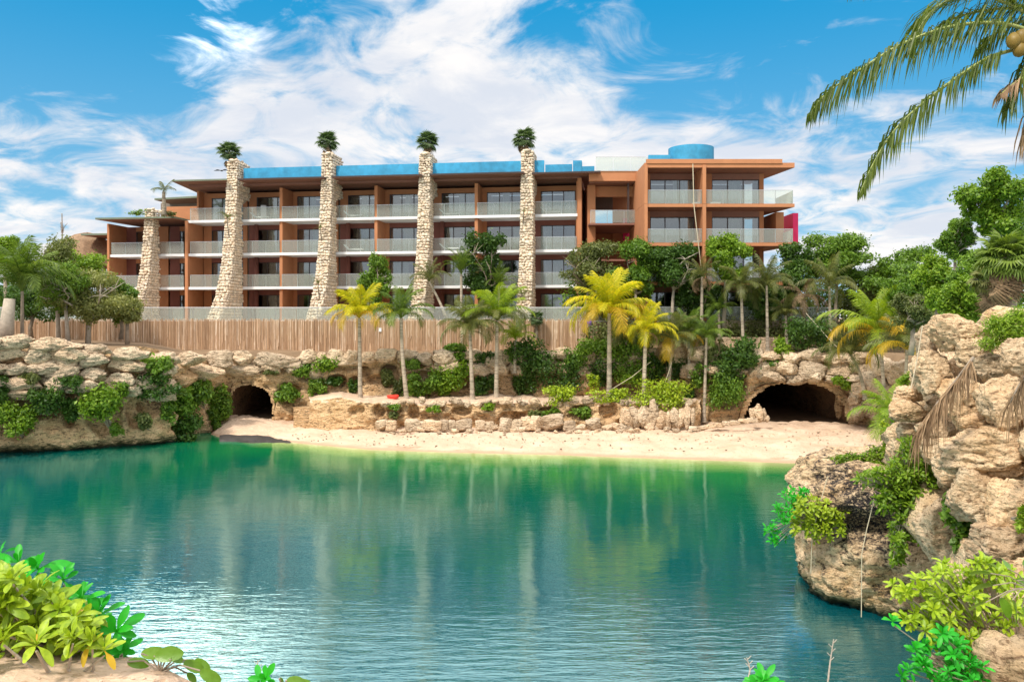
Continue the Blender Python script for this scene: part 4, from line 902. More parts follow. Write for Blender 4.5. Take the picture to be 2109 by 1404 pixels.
def fan_leaf(seed, R=.55, pet=.5, nseg=18, mat='fan', spread=250, droop=.35):
    rs = random.Random(seed); mb = MB(); e = Vector((pet, 0, 0)); mb.tube([(0, 0, 0), e], [.018, .012], 5)
    for i in range(nseg):
        a = math.radians(-spread / 2 + spread * (i + .5) / nseg); d = Vector((math.cos(a), math.sin(a), 0)); sd = Vector((-d.y, d.x, 0)); w = R * math.radians(spread) / nseg * .62
        m_ = e + d * R * .55 + Vector((0, 0, .05)); tip = e + d * R * rs.uniform(.9, 1.08) + Vector((0, 0, -droop * R * rs.uniform(.4, 1)))
        b = len(mb.v); mb.v += [tuple(e), tuple(m_ - sd * w * .5 + Vector((0, 0, -.015))), tuple(m_ + Vector((0, 0, .02))), tuple(m_ + sd * w * .5 + Vector((0, 0, -.015))), tuple(tip)]
        mb.f += [(b, b + 1, b + 2), (b, b + 2, b + 3), (b + 1, b + 4, b + 2), (b + 2, b + 4, b + 3)]
    return mb.me('fan_leaf', L[mat])
FAN = {}
def fanpalm(label, p, R, n, seed, mat='fan', h=0.5, tr=.13, dead=0, base=None, group='fan palms', lean=0, dp=1.0):
    if mat not in FAN: FAN[mat] = [fan_leaf(i, mat=mat) for i in range(3)]
    if dead and 'dead' not in FAN: FAN['dead'] = [fan_leaf(9, mat='dead', droop=1.2)]
    rs = random.Random(seed); base = base if base is not None else p - Vector((0, 0, h)); root = tag(empty('fan_palm', base), label, 'palm tree', group); c = p - base
    mobj('trunk', trunk_me([(0, 0, -.15), c * .5 + Vector((lean, 0, 0)), c], tr, tr * .85, 'bark'), root)
    for i in range(n):
        k = (i + .5) / n; az = i * 2.39996; el_ = 1.35 - (1.35 + dp) * k ** .85
        o = mobj('fan_leaf', rs.choice(FAN[mat]), root, c, (rs.uniform(-.3, .3), -el_ + rs.uniform(-.12, .12), az), R / 1.05 * rs.uniform(.85, 1.1))
    for i in range(dead):
        o = mobj('dead_leaf', FAN['dead'][0], root, c - Vector((0, 0, .15 + .5 * rs.random())), (rs.uniform(-.4, .4), 1.2 + rs.uniform(-.2, .25), i * 2.4), R / 1.05 * rs.uniform(.8, 1.1))
    return root
# palms on top of the buttresses
for (loc, zt), (px, py), lab, s in zip(tops[1:], [(472, 312), (674, 290), (881, 292), (1080, 285)], ['fan palm perched on the second buttress, its crown leaning left', 'fan palm on top of the third buttress', 'fan palm on top of the fourth buttress', 'darkest fan palm on the buttress nearest the roof drum'], (51, 52, 53, 54)):
    p = W(px, py + 5, loc.y + .4)
    fanpalm(lab, p + Vector((0, 0, .12)), 1.22, 30, s, dp=.75, base=Vector((loc.x + (.0 if px > 500 else -.1), loc.y + .3, zt - .15)), group='fan palms on the buttress tops', dead=3)
# palms of the terrace, in front of the cliff
palm('bright yellow young coconut palm in front of the cane fence', 740, 655, 742, 818, 58.6, 2.55, 'yellow', 1, 17, lo=-.35, hi=.75, mat2='gold', tr=.17)
palm('slim green coconut palm just right of the bright yellow one by the fence', 826, 655, 838, 818, 58.8, 2.3, 'palm', 2, 15, lo=-.4, hi=.9, bend=-.1, tr=.17)
palm('green coconut palm on the terrace, left one of a close pair', 968, 680, 973, 815, 58.4, 2.4, 'palmolive', 3, 16, lo=-.55, tr=.17, skirt=1)
palm('lime green coconut palm on the terrace, right one of a close pair', 1024, 660, 1022, 812, 58.9, 2.9, 'palmlime', 4, 18, lo=-.4, mat2='palmolive', tr=.17)
palm('largest yellow coconut palm, standing centre right above the lime bush', 1255, 645, 1255, 812, 57.6, 3.15, 'yellow', 5, 22, lo=-.6, hi=.8, tr=.2, mat2='gold', skirt=1)
palm('small yellow palm right of the largest one, with a browning frond', 1330, 683, 1325, 838, 56.4, 2.1, 'yellow', 6, 14, lo=-.6, mat2='palmlime', tr=.17, skirt=1)
palm('yellowish green palm with two stems by the lime shrub', 1385, 700, 1377, 790, 58.2, 2.4, 'palmolive', 7, 17, lo=-.7, mat2='gold', skirt=3)
palm('dark green palm left of the ivy covered rock corner', 1455, 695, 1450, 860, 57.6, 1.9, 'palm', 8, 14, lo=-.5, skirt=2)
# palms on the upper ground to the right
palm('green palm rising before the right block, with upright fronds', 1526, 590, 1531, 712, 60.0, 2.1, 'palmolive', 9, 15, lo=-.7, group='palms before the right block')
palm('drooping green palm second along before the right block', 1579, 588, 1581, 716, 60.3, 2.5, 'palmolive', 10, 16, kind='droop', lo=-.8, hi=.9, group='palms before the right block')
palm('shaggy palm with hanging tan fronds beside the trunk row', 1446, 570, 1445, 655, 61, 1.7, 'palmolive', 11, 12, kind='droop', lo=-.6, skirt=7, group='palms before the right block')
palm('mostly brown palm between the green palms and the rock rim', 1655, 610, 1656, 690, 60.3, 1.9, 'dead', 12, 13, kind='droop', lo=-1.1, hi=.4, group='palms before the right block')
palm('tall palm with pale gaps behind it above the wide cave', 1708, 590, 1711, 735, 59.6, 2.6, 'palmolive', 13, 15, kind='droop', lo=-.9, hi=.95, group='palms before the right block')
palm('big feathery palm with golden lower fronds right of the wide cave', 1812, 690, 1822, 815, 51, 3.3, 'palmlime', 14, 19, lo=-.5, hi=.85, mat2='gold', group='palms right of the wide cave')
palm('smaller olive palm leaning behind the golden fronds', 1752, 730, 1782, 812, 53, 2.3, 'palmolive', 15, 13, lo=-.6, bend=.15, group='palms right of the wide cave')
palm('low yellow green palm close to the right boulders', 1868, 720, 1862, 830, 48, 2.5, 'palmolive', 16, 13, lo=-.5, mat2='gold', group='palms right of the wide cave')
palm('tiny palm sprouting low between the right boulders and the sand', 1838, 870, 1838, 912, 36, 1.9, 'palmlime', 17, 11, lo=-.3, hi=.9, tr=.09, group='palms right of the wide cave')
# palms by the hotel
palm('young palm with upswept fronds left of the dark tree by the hotel', 950, 565, 950, 660, 66.8, 2.5, 'palm', 18, 12, kind='stiff', lo=.1, hi=.95, group='palms planted along the hotel')
palm('palm with a slanting bare trunk before the fourth buttress', 884, 580, 925, 660, 66.6, 2.0, 'palmolive', 19, 11, kind='droop', lo=-.3, hi=.9, group='palms planted along the hotel')
palm('dark young palm right of the dark tree by the hotel', 1028, 590, 1026, 660, 66.9, 2.1, 'palm', 20, 12, kind='stiff', lo=-.1, hi=.9, group='palms planted along the hotel')
palm('coconut palm at the far left rising from the stone wall', 46, 600, 46, 705, 51.5, 3.4, 'palm', 21, 18, kind='coco', lo=-.1, hi=1.0, group='left bank palms', bark='bark')
for px, py, Y, R, n, lab, s in [(468, 450, 69.0, 1.2, 9, 'small palm growing out of the second buttress at the top balcony', 61), (660, 470, 69.4, .8, 7, 'small plant sprouting from the third buttress', 62), (1078, 436, 68.5, .7, 6, 'small plant sprouting from the right buttress', 63), (1075, 605, 67.4, 1.1, 10, 'dark fronds at the foot of the right buttress', 64), (655, 585, 67.5, .9, 8, 'dry fronds at the foot of the third buttress', 65)]:
    rs = random.Random(s); p = W(px, py, Y); root = tag(empty('hanging_palm', p), lab, 'plant')
    for i in range(n): o = mobj('frond', fronds('palmolive', 'stiff')[3], root, (0, 0, 0), (rs.uniform(-.3, .3), rs.uniform(-.6, .6), i * 2.4), R / 2.6)
    MB().tube([(0, .5, -R * 1.3), (0, .1, -R * .5), (0, 0, 0)], [.06, .05, .04], 6).build('stem', MT['bark'], root)
fanpalm('round yucca like palm at the fence end below the right buttress', W(1105, 655, 63.2), 0.75, 26, 66, mat='fan', h=1.4, group=None, dead=2)
fanpalm('big shaggy fan palm at the right edge over the boulders', W(2072, 530, 27), 1.1, 46, 67, mat='palm', base=W(2085, 668, 27), dead=26, tr=.17, group=None)
fanpalm('slimmer fan palm beside the shaggy one at the right edge', W(2035, 575, 29), .75, 30, 68, mat='palmolive', base=W(2040, 668, 29), dead=10, tr=.12, group=None)
# ------------------------------------------------------------------ trees
tree('small round green tree before the hotel between the third and fourth buttress', 776, 570, 38, 56, 66.5, 660, 'green', 201, 2600, .14)
tree('dark round tree with pale bare branches beside the hotel balconies', 1000, 545, 50, 76, 68.0, 660, 'dark', 202, 3600, .15, bare=5)
tree('olive grey tree at the corner of the long wing', 1218, 552, 72, 60, 65.0, 660, 'olive', 203, 4200, .13, bare=4)
tree('dense green tree before the link bay', 1310, 555, 56, 72, 63.5, 670, 'green', 204, 4200, .14)
tree('dark tree with curving pale trunk before the right block', 1388, 552, 60, 64, 63.0, 670, 'dark', 205, 3600, .14, trunk='palebark', bare=5)
tree('bright green tree top covering the lower balcony of the right block', 1500, 530, 52, 58, 61.5, 670, 'bright', 206, 3400, .13, trunk='palebark')
tree('dark green tree right under the magenta wall', 1632, 550, 46, 56, 63.0, 680, 'dark', 207, 2800, .14)
tree('broad flat crowned tree right of the hotel', 1728, 530, 84, 54, 64, 680, 'green', 208, 5200, .15)
tree('spreading tree further right behind the palms', 1855, 560, 84, 56, 62, 680, 'green', 209, 5200, .15)
tree('drab tree between the two spreading trees on the right', 1790, 600, 80, 55, 65, 690, 'olive', 210, 3800, .14)
tree('tall bright tree against the sky at the right edge', 2050, 412, 76, 76, 34, 640, 'bright', 211, 6500, .10, tr=.12)
tree('loose tree left of the tall bright one', 1968, 490, 42, 46, 36, 660, 'green', 212, 3600, .09, tr=.08, bare=3)
tree('yellow green thicket tree behind the top right boulder', 1935, 580, 56, 62, 38, 700, 'bright', 213, 5200, .085, tr=.08)
tree('dense green tree below the tall bright one', 2020, 565, 60, 60, 33, 680, 'green', 214, 4600, .08, tr=.1)
tree('dull thicket of twigs right of the low palms', 1885, 640, 50, 42, 42, 720, 'olive', 215, 3600, .08, bare=6)
tree('sparse leafy tree at the far left behind the palm', 112, 555, 56, 80, 56, 700, 'olive', 216, 2400, .12, trunk='palebark', bare=5)
tree('bright leafed tree top under the thatched roof', 168, 550, 66, 52, 60, 700, 'bright', 217, 3600, .12)
tree('wide grey green tree with bare forked branches on the left bank', 190, 606, 98, 62, 56, 705, 'grey', 218, 5600, .10, trunk='palebark', bare=9)
tree('green bushy tree beside the shortest buttress', 246, 615, 42, 52, 58, 690, 'green', 219, 3000, .11)
tree('bright green tree at the left edge of the picture', 8, 525, 40, 44, 60, 690, 'bright', 220, 2600, .12)
tree('dark low tree between the left palm and the fence', 72, 618, 70, 48, 58, 690, 'dark', 221, 2600, .11)
wall_ = MB().box(0, 4.6, 0, .4, 0, 1.15); tag(wall_.build('low_wall', MT['stone'], loc=(W(1478, 0, 61).x, 61.2, 5.6)), 'low pale plastered wall behind the palm trunks before the right block', 'wall')
tree('tall leafy tree closing the right edge behind the fan palms', 2090, 500, 60, 90, 35, 680, 'green', 222, 5600, .095, tr=.1)
tree('yellowish bushy tree at the foot of the right edge thicket', 1990, 620, 56, 56, 31, 690, 'bright', 223, 4600, .08, tr=.07)
tree('deep green tree in the gap behind the feathery palm', 1880, 590, 60, 56, 50, 720, 'green', 224, 4600, .11)
tree('olive tree filling the gap under the link bay', 1265, 610, 56, 50, 64.4, 670, 'olive', 225, 3600, .12)
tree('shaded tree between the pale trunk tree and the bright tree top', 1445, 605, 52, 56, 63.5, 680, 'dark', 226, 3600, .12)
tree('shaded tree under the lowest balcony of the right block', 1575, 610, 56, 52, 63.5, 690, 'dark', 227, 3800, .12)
tree('pale green tree in front of the thatched roof', 130, 585, 62, 60, 55, 700, 'green', 228, 4200, .10, trunk='palebark', bare=4)
tree('grey green bush tree leaning toward the shortest buttress', 262, 640, 34, 28, 57, 700, 'grey', 229, 2400, .09)
palm('short green palm tucked behind the close pair of terrace palms', 1062, 700, 1060, 760, 60.3, 1.7, 'palmlime', 31, 12, lo=-.3, hi=.9)
palm('low olive palm beneath the largest yellow palm', 1290, 700, 1292, 770, 60.0, 1.6, 'palmolive', 32, 11, lo=-.4)
palm('slender green palm left of the rock corner', 1418, 680, 1420, 770, 58.6, 1.8, 'palm', 33, 12, lo=-.5)
palm('small palm half hidden behind the trunks before the right block', 1480, 640, 1482, 690, 61.2, 1.6, 'palm', 34, 11, lo=-.3, group='palms before the right block')
palm('feathery palm low between the rim boulders and the brown palm', 1618, 650, 1620, 705, 60.4, 1.7, 'palmolive', 35, 12, lo=-.4, group='palms before the right block')
# far wood behind
rs = random.Random(77); blobs = []
for i in range(34): x = -75 + rs.uniform(0, 18) if i < 12 else 28 + rs.uniform(0, 60); blobs.append((x, 96 + rs.uniform(-6, 20), 9.5 + rs.uniform(0, 2.0), 5, 4, 2.6))
o = mobj('distant_woods', leaf_cloud(blobs, 15000, .34, 88, 'dark', name='distant_woods')); tag(o, kind='stuff')
blobs = [(RX(px, 67.5), 67.5, 9.4 + .6 * math.sin(px), 1.6, .8, 2.1) for px in range(1196, 1990, 30)]
o = mobj('undergrowth', leaf_cloud(blobs, 22000, .15, 89, 'green', name='undergrowth')); tag(o, 'dark mass of leaves below the trees along the right block', 'undergrowth', kind='stuff')
o = mobj('undergrowth', leaf_cloud([(RX(px, 62.3), 62.3 + random.uniform(-.5, .5), 7.0 + .5 * math.sin(px * 1.3), 1.1, .6, 1.0) for px in range(1230, 1900, 26)], 12000, .12, 90, 'olive', name='undergrowth')); tag(o, 'dry low growth between the palm trunks on the right', 'undergrowth', kind='stuff')
# ------------------------------------------------------------------ shrubs on the cliffs and terrace
SH = [(28, 868, 34, 40, 'bright', 'green shrub hanging at the far left of the left cliff, nearest the water', 1.5), (85, 826, 42, 32, 'dark', 'dark spiky shrub filling the largest hollow of the left cliff', .9), (143, 790, 28, 20, 'dark', 'small dark shrub under the stacked stones of the left wall', .9), (213, 848, 36, 46, 'bright', 'bright green bush on the middle of the left cliff', 1.6),
      (325, 790, 46, 26, 'dark', 'wide dark shrub near the bend of the left cliff', 1.0), (322, 750, 24, 22, 'green', 'small green plant on the rim above the bend of the cliff', .9), (412, 812, 24, 32, 'green', 'green climbing shrub left of the small cave, upper one', .8), (457, 822, 20, 36, 'green', 'shrub hanging beside the left edge of the small cave mouth', .9), (390, 880, 32, 28, 'dark', 'dark shrub drooping to the water left of the small cave', .9), (376, 828, 20, 28, 'green', 'narrow shrub in the corner of the left cliff', .6), (4, 800, 16, 26, 'dark', 'dark shrub cut by the left edge of the picture', .9), (148, 842, 12, 20, 'dark', 'thin dark shrub in a tall hollow of the left cliff', .3), (242, 880, 12, 14, 'green', 'little tuft near the water below the bright bush', .8),
      (593, 810, 24, 20, 'green', 'green shrub right of the small cave mouth', .5), (629, 766, 18, 16, 'green', 'square green plant high right of the small cave', .4), (655, 798, 17, 18, 'green', 'shrub in a niche above the rock steps', .4), (676, 748, 26, 16, 'bright', 'green plant spilling over the boulder rim above the niches', .8), (692, 784, 15, 10, 'dark', 'dark plant inside an oval hollow left of the yellow palm', .1), (728, 792, 9, 12, 'dark', 'dark leaves in the hollow behind the yellow palm trunk', .1), (802, 778, 13, 16, 'olive', 'dull weeds in the tall hollow between the two left palms', .1),
      (876, 792, 34, 24, 'green', 'spreading green shrub right of the slim palm', .9), (938, 768, 38, 32, 'bright', 'light green shrub left of the palm pair', .9), (943, 722, 24, 14, 'green', 'leafy plant on the rim below the fence beside the palm pair', .6), (1000, 790, 24, 22, 'dark', 'dark plant between the trunks of the palm pair', .5), (992, 740, 22, 18, 'dark', 'shadowy rim plant behind the palm pair', .3),
      (1108, 722, 54, 32, 'dark', 'large dark green shrub on the rim right of the palm pair', .9), (1152, 775, 56, 38, 'dark', 'deep green creeper mass under the large dark shrub', .6), (1082, 775, 26, 38, 'dark', 'dark creeper left of the deep green mass', .5), (1222, 718, 36, 26, 'green', 'rounded green shrub on the rim left of the largest yellow palm', .9), (1292, 738, 44, 46, 'green', 'tall dark green hedge right of the largest yellow palm', .9), (1345, 752, 20, 30, 'dark', 'dark shrub behind the small yellow palm', .7), (1248, 770, 36, 30, 'dark', 'shaded creeper behind the trunk of the largest yellow palm', .4), (1395, 755, 24, 22, 'dark', 'dark leaves at the foot of the two stemmed palm', .5),
      (1520, 728, 44, 34, 'dark', 'dark leafy shrub crowning the rock corner left of the wide cave', 1.0), (1497, 806, 40, 46, 'green', 'ivy like curtain left of the wide cave mouth', 1.1), (1500, 770, 30, 20, 'dark', 'dark link of leaves between crown shrub and ivy curtain', 1.0), (1664, 690, 48, 34, 'dark', 'dark shrub on the rim above the wide cave', .2), (1738, 784, 24, 16, 'bright', 'green tuft hanging over the right corner of the wide cave', 1.0), (1612, 716, 18, 20, 'bright', 'light green sprig left of the dark rim shrub', .3), (1418, 815, 14, 18, 'dark', 'dark tuft behind the upright stones', .8)]
rs = random.Random(2)
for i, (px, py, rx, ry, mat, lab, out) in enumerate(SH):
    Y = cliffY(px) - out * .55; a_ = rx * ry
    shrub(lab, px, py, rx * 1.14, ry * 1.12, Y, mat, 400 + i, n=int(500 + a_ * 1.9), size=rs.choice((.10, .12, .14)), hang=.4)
for i, (px, py, rx, ry, mat, lab, out) in enumerate([(60, 780, 22, 12, 'olive', 'dry tuft between the stacked stones at the far left', 1.0), (250, 800, 20, 16, 'green', 'leafy tuft under the stacked stones above the bright bush', 1.0), (300, 868, 16, 22, 'olive', 'dull hanging weeds low on the left cliff', .9), (350, 845, 16, 24, 'green', 'narrow green trailer near the corner of the left cliff', .8), (440, 862, 18, 26, 'green', 'leafy trailer hanging left of the small cave near the sand', .8), (560, 765, 14, 8, 'olive', 'tiny weeds on the rim over the small cave', .5), (845, 750, 22, 12, 'green', 'creeper under the rim right of the slim palm', .5), (915, 800, 18, 14, 'bright', 'light weeds at the foot of the cliff left of the palm pair', .6), (1060, 730, 20, 18, 'green', 'green rim plant left of the large dark shrub', .6), (1180, 735, 22, 22, 'green', 'mid green plant between the large dark shrub and the rounded one', .8), (1320, 705, 26, 16, 'olive', 'dry brush on the rim behind the small yellow palm', .2), (1440, 770, 22, 26, 'green', 'leafy growth behind the dark green palm trunk', .6), (1470, 725, 26, 18, 'olive', 'olive brush left of the rock corner crown', .6), (1590, 748, 14, 10, 'green', 'small plant tucked between the orange boulders', .8), (1790, 790, 18, 22, 'olive', 'dull plant at the foot of the leaning olive palm', .8), (820, 800, 12, 22, 'olive', 'dry stalks beside the base of the slim palm', .4)]):
    shrub(lab, px, py, rx, ry, cliffY(px) - out * .55, mat, 460 + i, n=int(500 + rx * ry * 2), size=.11, hang=.4)
for i, (px, py, rx, ry, Y, mat, lab) in enumerate([(1150, 812, 38, 22, 56.0, 'lime', 'round lime green bush on the terrace edge'), (1252, 814, 42, 16, 56.1, 'lime', 'low yellow green plants at the foot of the largest yellow palm'), (1222, 782, 14, 18, 59.0, 'lime', 'thin lime sprig left of the largest yellow palm'), (1355, 808, 68, 38, 55.9, 'lime', 'wide lime green bush behind the upright stones'), (1295, 780, 24, 14, 58.6, 'bright', 'light climbing leaves behind the lime bush'),
      (1136, 852, 20, 14, 55.9, 'green', 'green plant hanging under the round lime bush'), (1196, 850, 24, 16, 55.9, 'green', 'green plant in the hollow right under the terrace edge'), (812, 838, 13, 7, 55.9, 'green', 'green leaves in the terrace niche near the red tub'), (812, 856, 11, 9, 56.0, 'olive', 'dry weeds below the leafy terrace niche'), (897, 842, 16, 8, 55.8, 'bright', 'bright leaves in an oval terrace niche'), (1004, 836, 16, 9, 55.8, 'bright', 'small bright plant hanging from the terrace edge'), (1102, 850, 14, 8, 55.9, 'olive', 'dull plant at the left end of the hanging greenery'), (900, 838, 1, 1, 55.8, 'dark', 'speck')][:-1]):
    shrub(lab, px, py, rx, ry, Y, mat, 500 + i, n=int(240 + rx * ry * .9), size=.11)
# ------------------------------------------------------------------ roof plants, thatched roof
for i, (px, py, rx, ry, Y, mat, lab) in enumerate([(282, 436, 26, 7, 72.5, 'green', 'strip of succulents on the low left roof'), (350, 440, 16, 6, 73, 'olive', 'weeds on the low roof right of the short buttress'), (455, 350, 0, 0, 72, 'dark', '')][:2]): shrub(lab, px, py, rx, ry, Y, mat, 540 + i, n=240, size=.14, up=1.0, asp=.3)
palm('small potted palm on the low roof against the sky', 337, 395, 338, 436, 72.5, 1.35, 'palmolive', 23, 7, kind='droop', lo=-.2, hi=.5, tr=.2, group='left bank palms')
v, f = [], []; n = 26; hc = W(180, 540, 84)
hut = tag(empty('thatched_hut', (hc.x, 84, 8)), 'thatched palm roof hut behind the left trees', 'hut')
prof = [(4.1, 13.6), (3.9, 14.1), (3.0, 15.3), (2.1, 16.2), (1.1, 16.85), (.35, 17.05), (.01, 17.1)]
for r_, z in prof:
    for j in range(n): a_ = 2 * math.pi * j / n; q = r_ * (1 + .05 * math.sin(j * 7.3)); v.append((q * math.cos(a_) * 1.05, q * math.sin(a_), z - 8 + .06 * math.sin(j * 5.1)))
for k in range(len(prof) - 1):
    for j in range(n): f.append((k * n + j, k * n + (j + 1) % n, (k + 1) * n + (j + 1) % n, (k + 1) * n + j))
mobj('thatch_roof', mesh('thatch_roof', v, f, MT['thatch'], False), hut)
for k in range(8): a_ = k * math.pi / 4; MB().tube([(3.3 * math.cos(a_), 3.3 * math.sin(a_), -.2), (3.3 * math.cos(a_), 3.3 * math.sin(a_), 6.0)], .12, 8).build('post', MT['bark'], hut)
mb = MB().tube([(-2.0, 0, 3), (-2.1, 0, 11.0)], [.1, .05], 6); sp = tag(mb.build('dead_palm_spire', MT['bark'], loc=(hc.x, 83, 8)), 'thin dead palm stem with two upright tattered fronds by the thatched roof', 'dead palm')
for rot in ((0, -1.0, 2.6), (0, -.75, 0.3)): mobj('frond', fronds('dead', 'stiff')[0], sp, (-2.1, 0, 8.7), rot, .55)
# ------------------------------------------------------------------ thick leaning post at the left edge, ropes, red tub, paper
mb = MB(); mb.tube([W(14, 700, 50.5), W(15, 660, 50.5), W(20, 615, 50.5)], [.42, .40, .32], 14); tag(mb.build('tree_stump', MT['palebark'], None, True), 'thick grey cut trunk leaning at the far left edge', 'tree trunk')
for pts, lab in [([(1340, 745), (1262, 800)], 'slack rope tied between the largest yellow palm and its neighbour'), ([(1384, 745), (1345, 855)], 'thin guy rope from the two stemmed palm to the upright stones'), ([(1660, 645), (1765, 755)], 'guy rope slanting above the wide cave')]:
    a_, b_ = W(*pts[0], 57), W(*pts[1], 55.9); mb = MB().tube([a_, a_.lerp(b_, .5) - Vector((0, 0, .12)), b_], .022, 5); tag(mb.build('guy_rope', MT['rope']), lab, 'rope')
v, f = [], []; n = 22
for r_, z in ((.22, 0), (.36, .12), (.40, .30), (.36, .34), (.34, .2), (.2, .08)):
    for j in range(n): a_ = 2 * math.pi * j / n; v.append((r_ * math.cos(a_) * (1.1 + .07 * math.sin(3 * a_)), r_ * math.sin(a_), z + .02 * math.sin(2 * a_)))
for k in range(5):
    for j in range(n): f.append((k * n + j, k * n + (j + 1) % n, (k + 1) * n + (j + 1) % n, (k + 1) * n + j))
f.append(tuple(range(n))); f.append(tuple(5 * n + j for j in reversed(range(n))))
tag(mobj('plastic_tub', mesh('plastic_tub', v, f, MT['red'], True), None, W(809, 823, 58.6)), 'small red plastic tub left on the terrace', 'tub')
mb = MB().box(-.1, .1, -.012, .012, -.15, .15); tag(mb.build('notice_paper', MT['plastic'], loc=tuple(W(783, 679, 63.9))), 'small white paper sheet pinned to the cane fence', 'sign')
# bird
mb = MB(); mb.tube([(-.16, 0, 0), (0, 0, .01), (.2, 0, .0)], [.02, .06, .012], 7)
for s in (-1, 1): mb.poly([(-.03, 0, .02), (.09, 0, .02), (.04, s * .3, .12), (-.06, s * .62, .0), (-.08, s * .3, .1)])
tag(mb.build('bird', MT['bird'], loc=tuple(W(456, 352, 60)), rot=(0, 0, 1.4)), 'dark bird gliding left of the second buttress', 'bird')
# ------------------------------------------------------------------ person behind the shrubs
pr = tag(empty('person', W(1212, 700, 62.6)), 'person in a purple shirt walking by the right end of the cane fence', 'person')
J = {'pel': (0, 0, .92), 'che': (0, .02, 1.28), 'neck': (0, .0, 1.47), 'head': (0, -.02, 1.63), 'top': (0, -.01, 1.74), 'ls': (-.19, 0, 1.40), 'le': (-.24, .06, 1.13), 'lw': (-.2, -.1, .93), 'lh': (-.19, -.15, .86), 'rsh': (.19, 0, 1.40), 're': (.25, .05, 1.13), 'rw': (.23, -.08, .92), 'rh': (.22, -.13, .85), 'lhip': (-.1, 0, .88), 'lk': (-.11, -.12, .49), 'la': (-.11, .02, .09), 'lt': (-.11, -.16, .03), 'rhip': (.1, 0, .88), 'rk': (.11, .02, .48), 'ra': (.11, .2, .1), 'rt': (.11, .06, .03)}
E = [('pel', 'che'), ('che', 'neck'), ('neck', 'head'), ('head', 'top'), ('che', 'ls'), ('ls', 'le'), ('le', 'lw'), ('lw', 'lh'), ('che', 'rsh'), ('rsh', 're'), ('re', 'rw'), ('rw', 'rh'), ('pel', 'lhip'), ('lhip', 'lk'), ('lk', 'la'), ('la', 'lt'), ('pel', 'rhip'), ('rhip', 'rk'), ('rk', 'ra'), ('ra', 'rt')]
Rr = {'pel': .14, 'che': .15, 'neck': .055, 'head': .10, 'top': .07, 'ls': .06, 'rsh': .06, 'le': .043, 're': .043, 'lw': .03, 'rw': .03, 'lh': .035, 'rh': .035, 'lhip': .09, 'rhip': .09, 'lk': .06, 'rk': .06, 'la': .04, 'ra': .04, 'lt': .035, 'rt': .035}
def skin(name, keys, mat, inf=0.0):
    ks = [k for k in J if k in keys]; me_ = bpy.data.meshes.new(name); me_.from_pydata([J[k] for k in ks], [(ks.index(a), ks.index(b)) for a, b in E if a in ks and b in ks], [])
    o = mobj(name, me_, pr); m_ = o.modifiers.new('skin', 'SKIN'); s = me_.skin_vertices[0].data
    for i, k in enumerate(ks): s[i].radius = (Rr[k] + inf, Rr[k] * (.75 if k in ('pel', 'che') else 1) + inf); s[i].use_root = k == ks[0]
    o.modifiers.new('sub', 'SUBSURF').levels = 2; o.modifiers['sub'].render_levels = 2; me_.materials.append(MT[mat]); return o
skin('body', set(J), 'skin'); skin('shirt', {'pel', 'che', 'ls', 'le', 'rsh', 're'}, 'purple', .022); skin('trousers', {'pel', 'lhip', 'lk', 'la', 'rhip', 'rk', 'ra'}, 'navy', .018)
mobj('hair', rock_mesh('hair', MT['hair'], 2, 5, box=0, rough=.05, planes=0), pr, (0, .015, 1.70), None, (.105, .115, .10))
# ------------------------------------------------------------------ near rock outcrop on the right
WL = [(1560, 38), (1600, 30), (1640, 25.2), (1655, 24.2), (1700, 23.2), (1800, 22.1), (1900, 21.2), (2000, 20.1), (2109, 18.7), (2260, 16.5), (2500, 13)]
rs = random.Random(8)
outc = tag(empty('rock_outcrop', W(1850, 1290, 22)), 'big cream limestone outcrop of stacked boulders rising from the water on the right', 'rocks')
O = outc.location
# base block: plan path left side then along the water
plan = []
for px, Y in [(1900, 28.3), (1800, 27.6), (1700, 26.9), (1655, 26.2), (1641, 25.2), (1648, 24.2), (1700, 23.2), (1800, 22.1), (1900, 21.2), (2000, 20.1), (2109, 18.7), (2260, 16.5), (2500, 13)]: plan.append(W(px, 0, Y).to_2d())
pp = []
for i in range(len(plan) - 1):
    n = max(2, int((plan[i + 1] - plan[i]).length / .05)); pp += [plan[i].lerp(plan[i + 1], k / n) for k in range(n)]
for _ in range(14): pp = [pp[0]] + [(pp[i - 1] + pp[i] * 2 + pp[i + 1]) / 4 for i in range(1, len(pp) - 1)] + [pp[-1]]
v, f = [], []; zn = 72; ztop = 3.85
for i, p in enumerate(pp):
    t = (pp[min(i + 4, len(pp) - 1)] - pp[max(i - 4, 0)]).normalized(); nn = Vector((t.y, -t.x))
    for j in range(zn):
        z = -.6 + (ztop + .6) * j / (zn - 1); k = z / ztop
        d = .42 * fbm((p.x * .55, p.y * .55, z * .7), 4) + .15 * fbm((p.x * 2.2, p.y * 2.2, z * 3.2), 4) + .05 * fbm((p.x * 8, p.y * 8, z * 9), 3)
        d += -.45 * max(0, .35 - z) - .25 * max(0, min(1, (k - .8) / .2)) ** 2
        d -= .75 * math.exp(-((z - 2.15 + .35 * math.sin(p.x * 1.7)) / .38) ** 2) * (1 if p.x < 11.5 else .4)          # the dark overhung slot
        d += .28 * math.exp(-((z - 3.0) / .5) ** 2) - max(0, k - .55) * (-.2)
        r_ = abs(mn.noise(Vector((p.x * 1.4, p.y * 1.4, z * 1.9)))); d -= .14 * max(0, .12 - r_) / .12
        v.append((p.x + nn.x * d - O.x, p.y + nn.y * d - O.y, z - O.z))
    inn = -nn
    for a_, zz in ((.4, ztop + .06), (1.0, ztop + .1), (1.9, ztop - .05), (3.0, ztop - 1.5)):
        q = p + inn * a_; v.append((q.x - O.x, q.y - O.y, zz + .16 * fbm((q.x, q.y, 0), 4) - O.z))
n = zn + 4
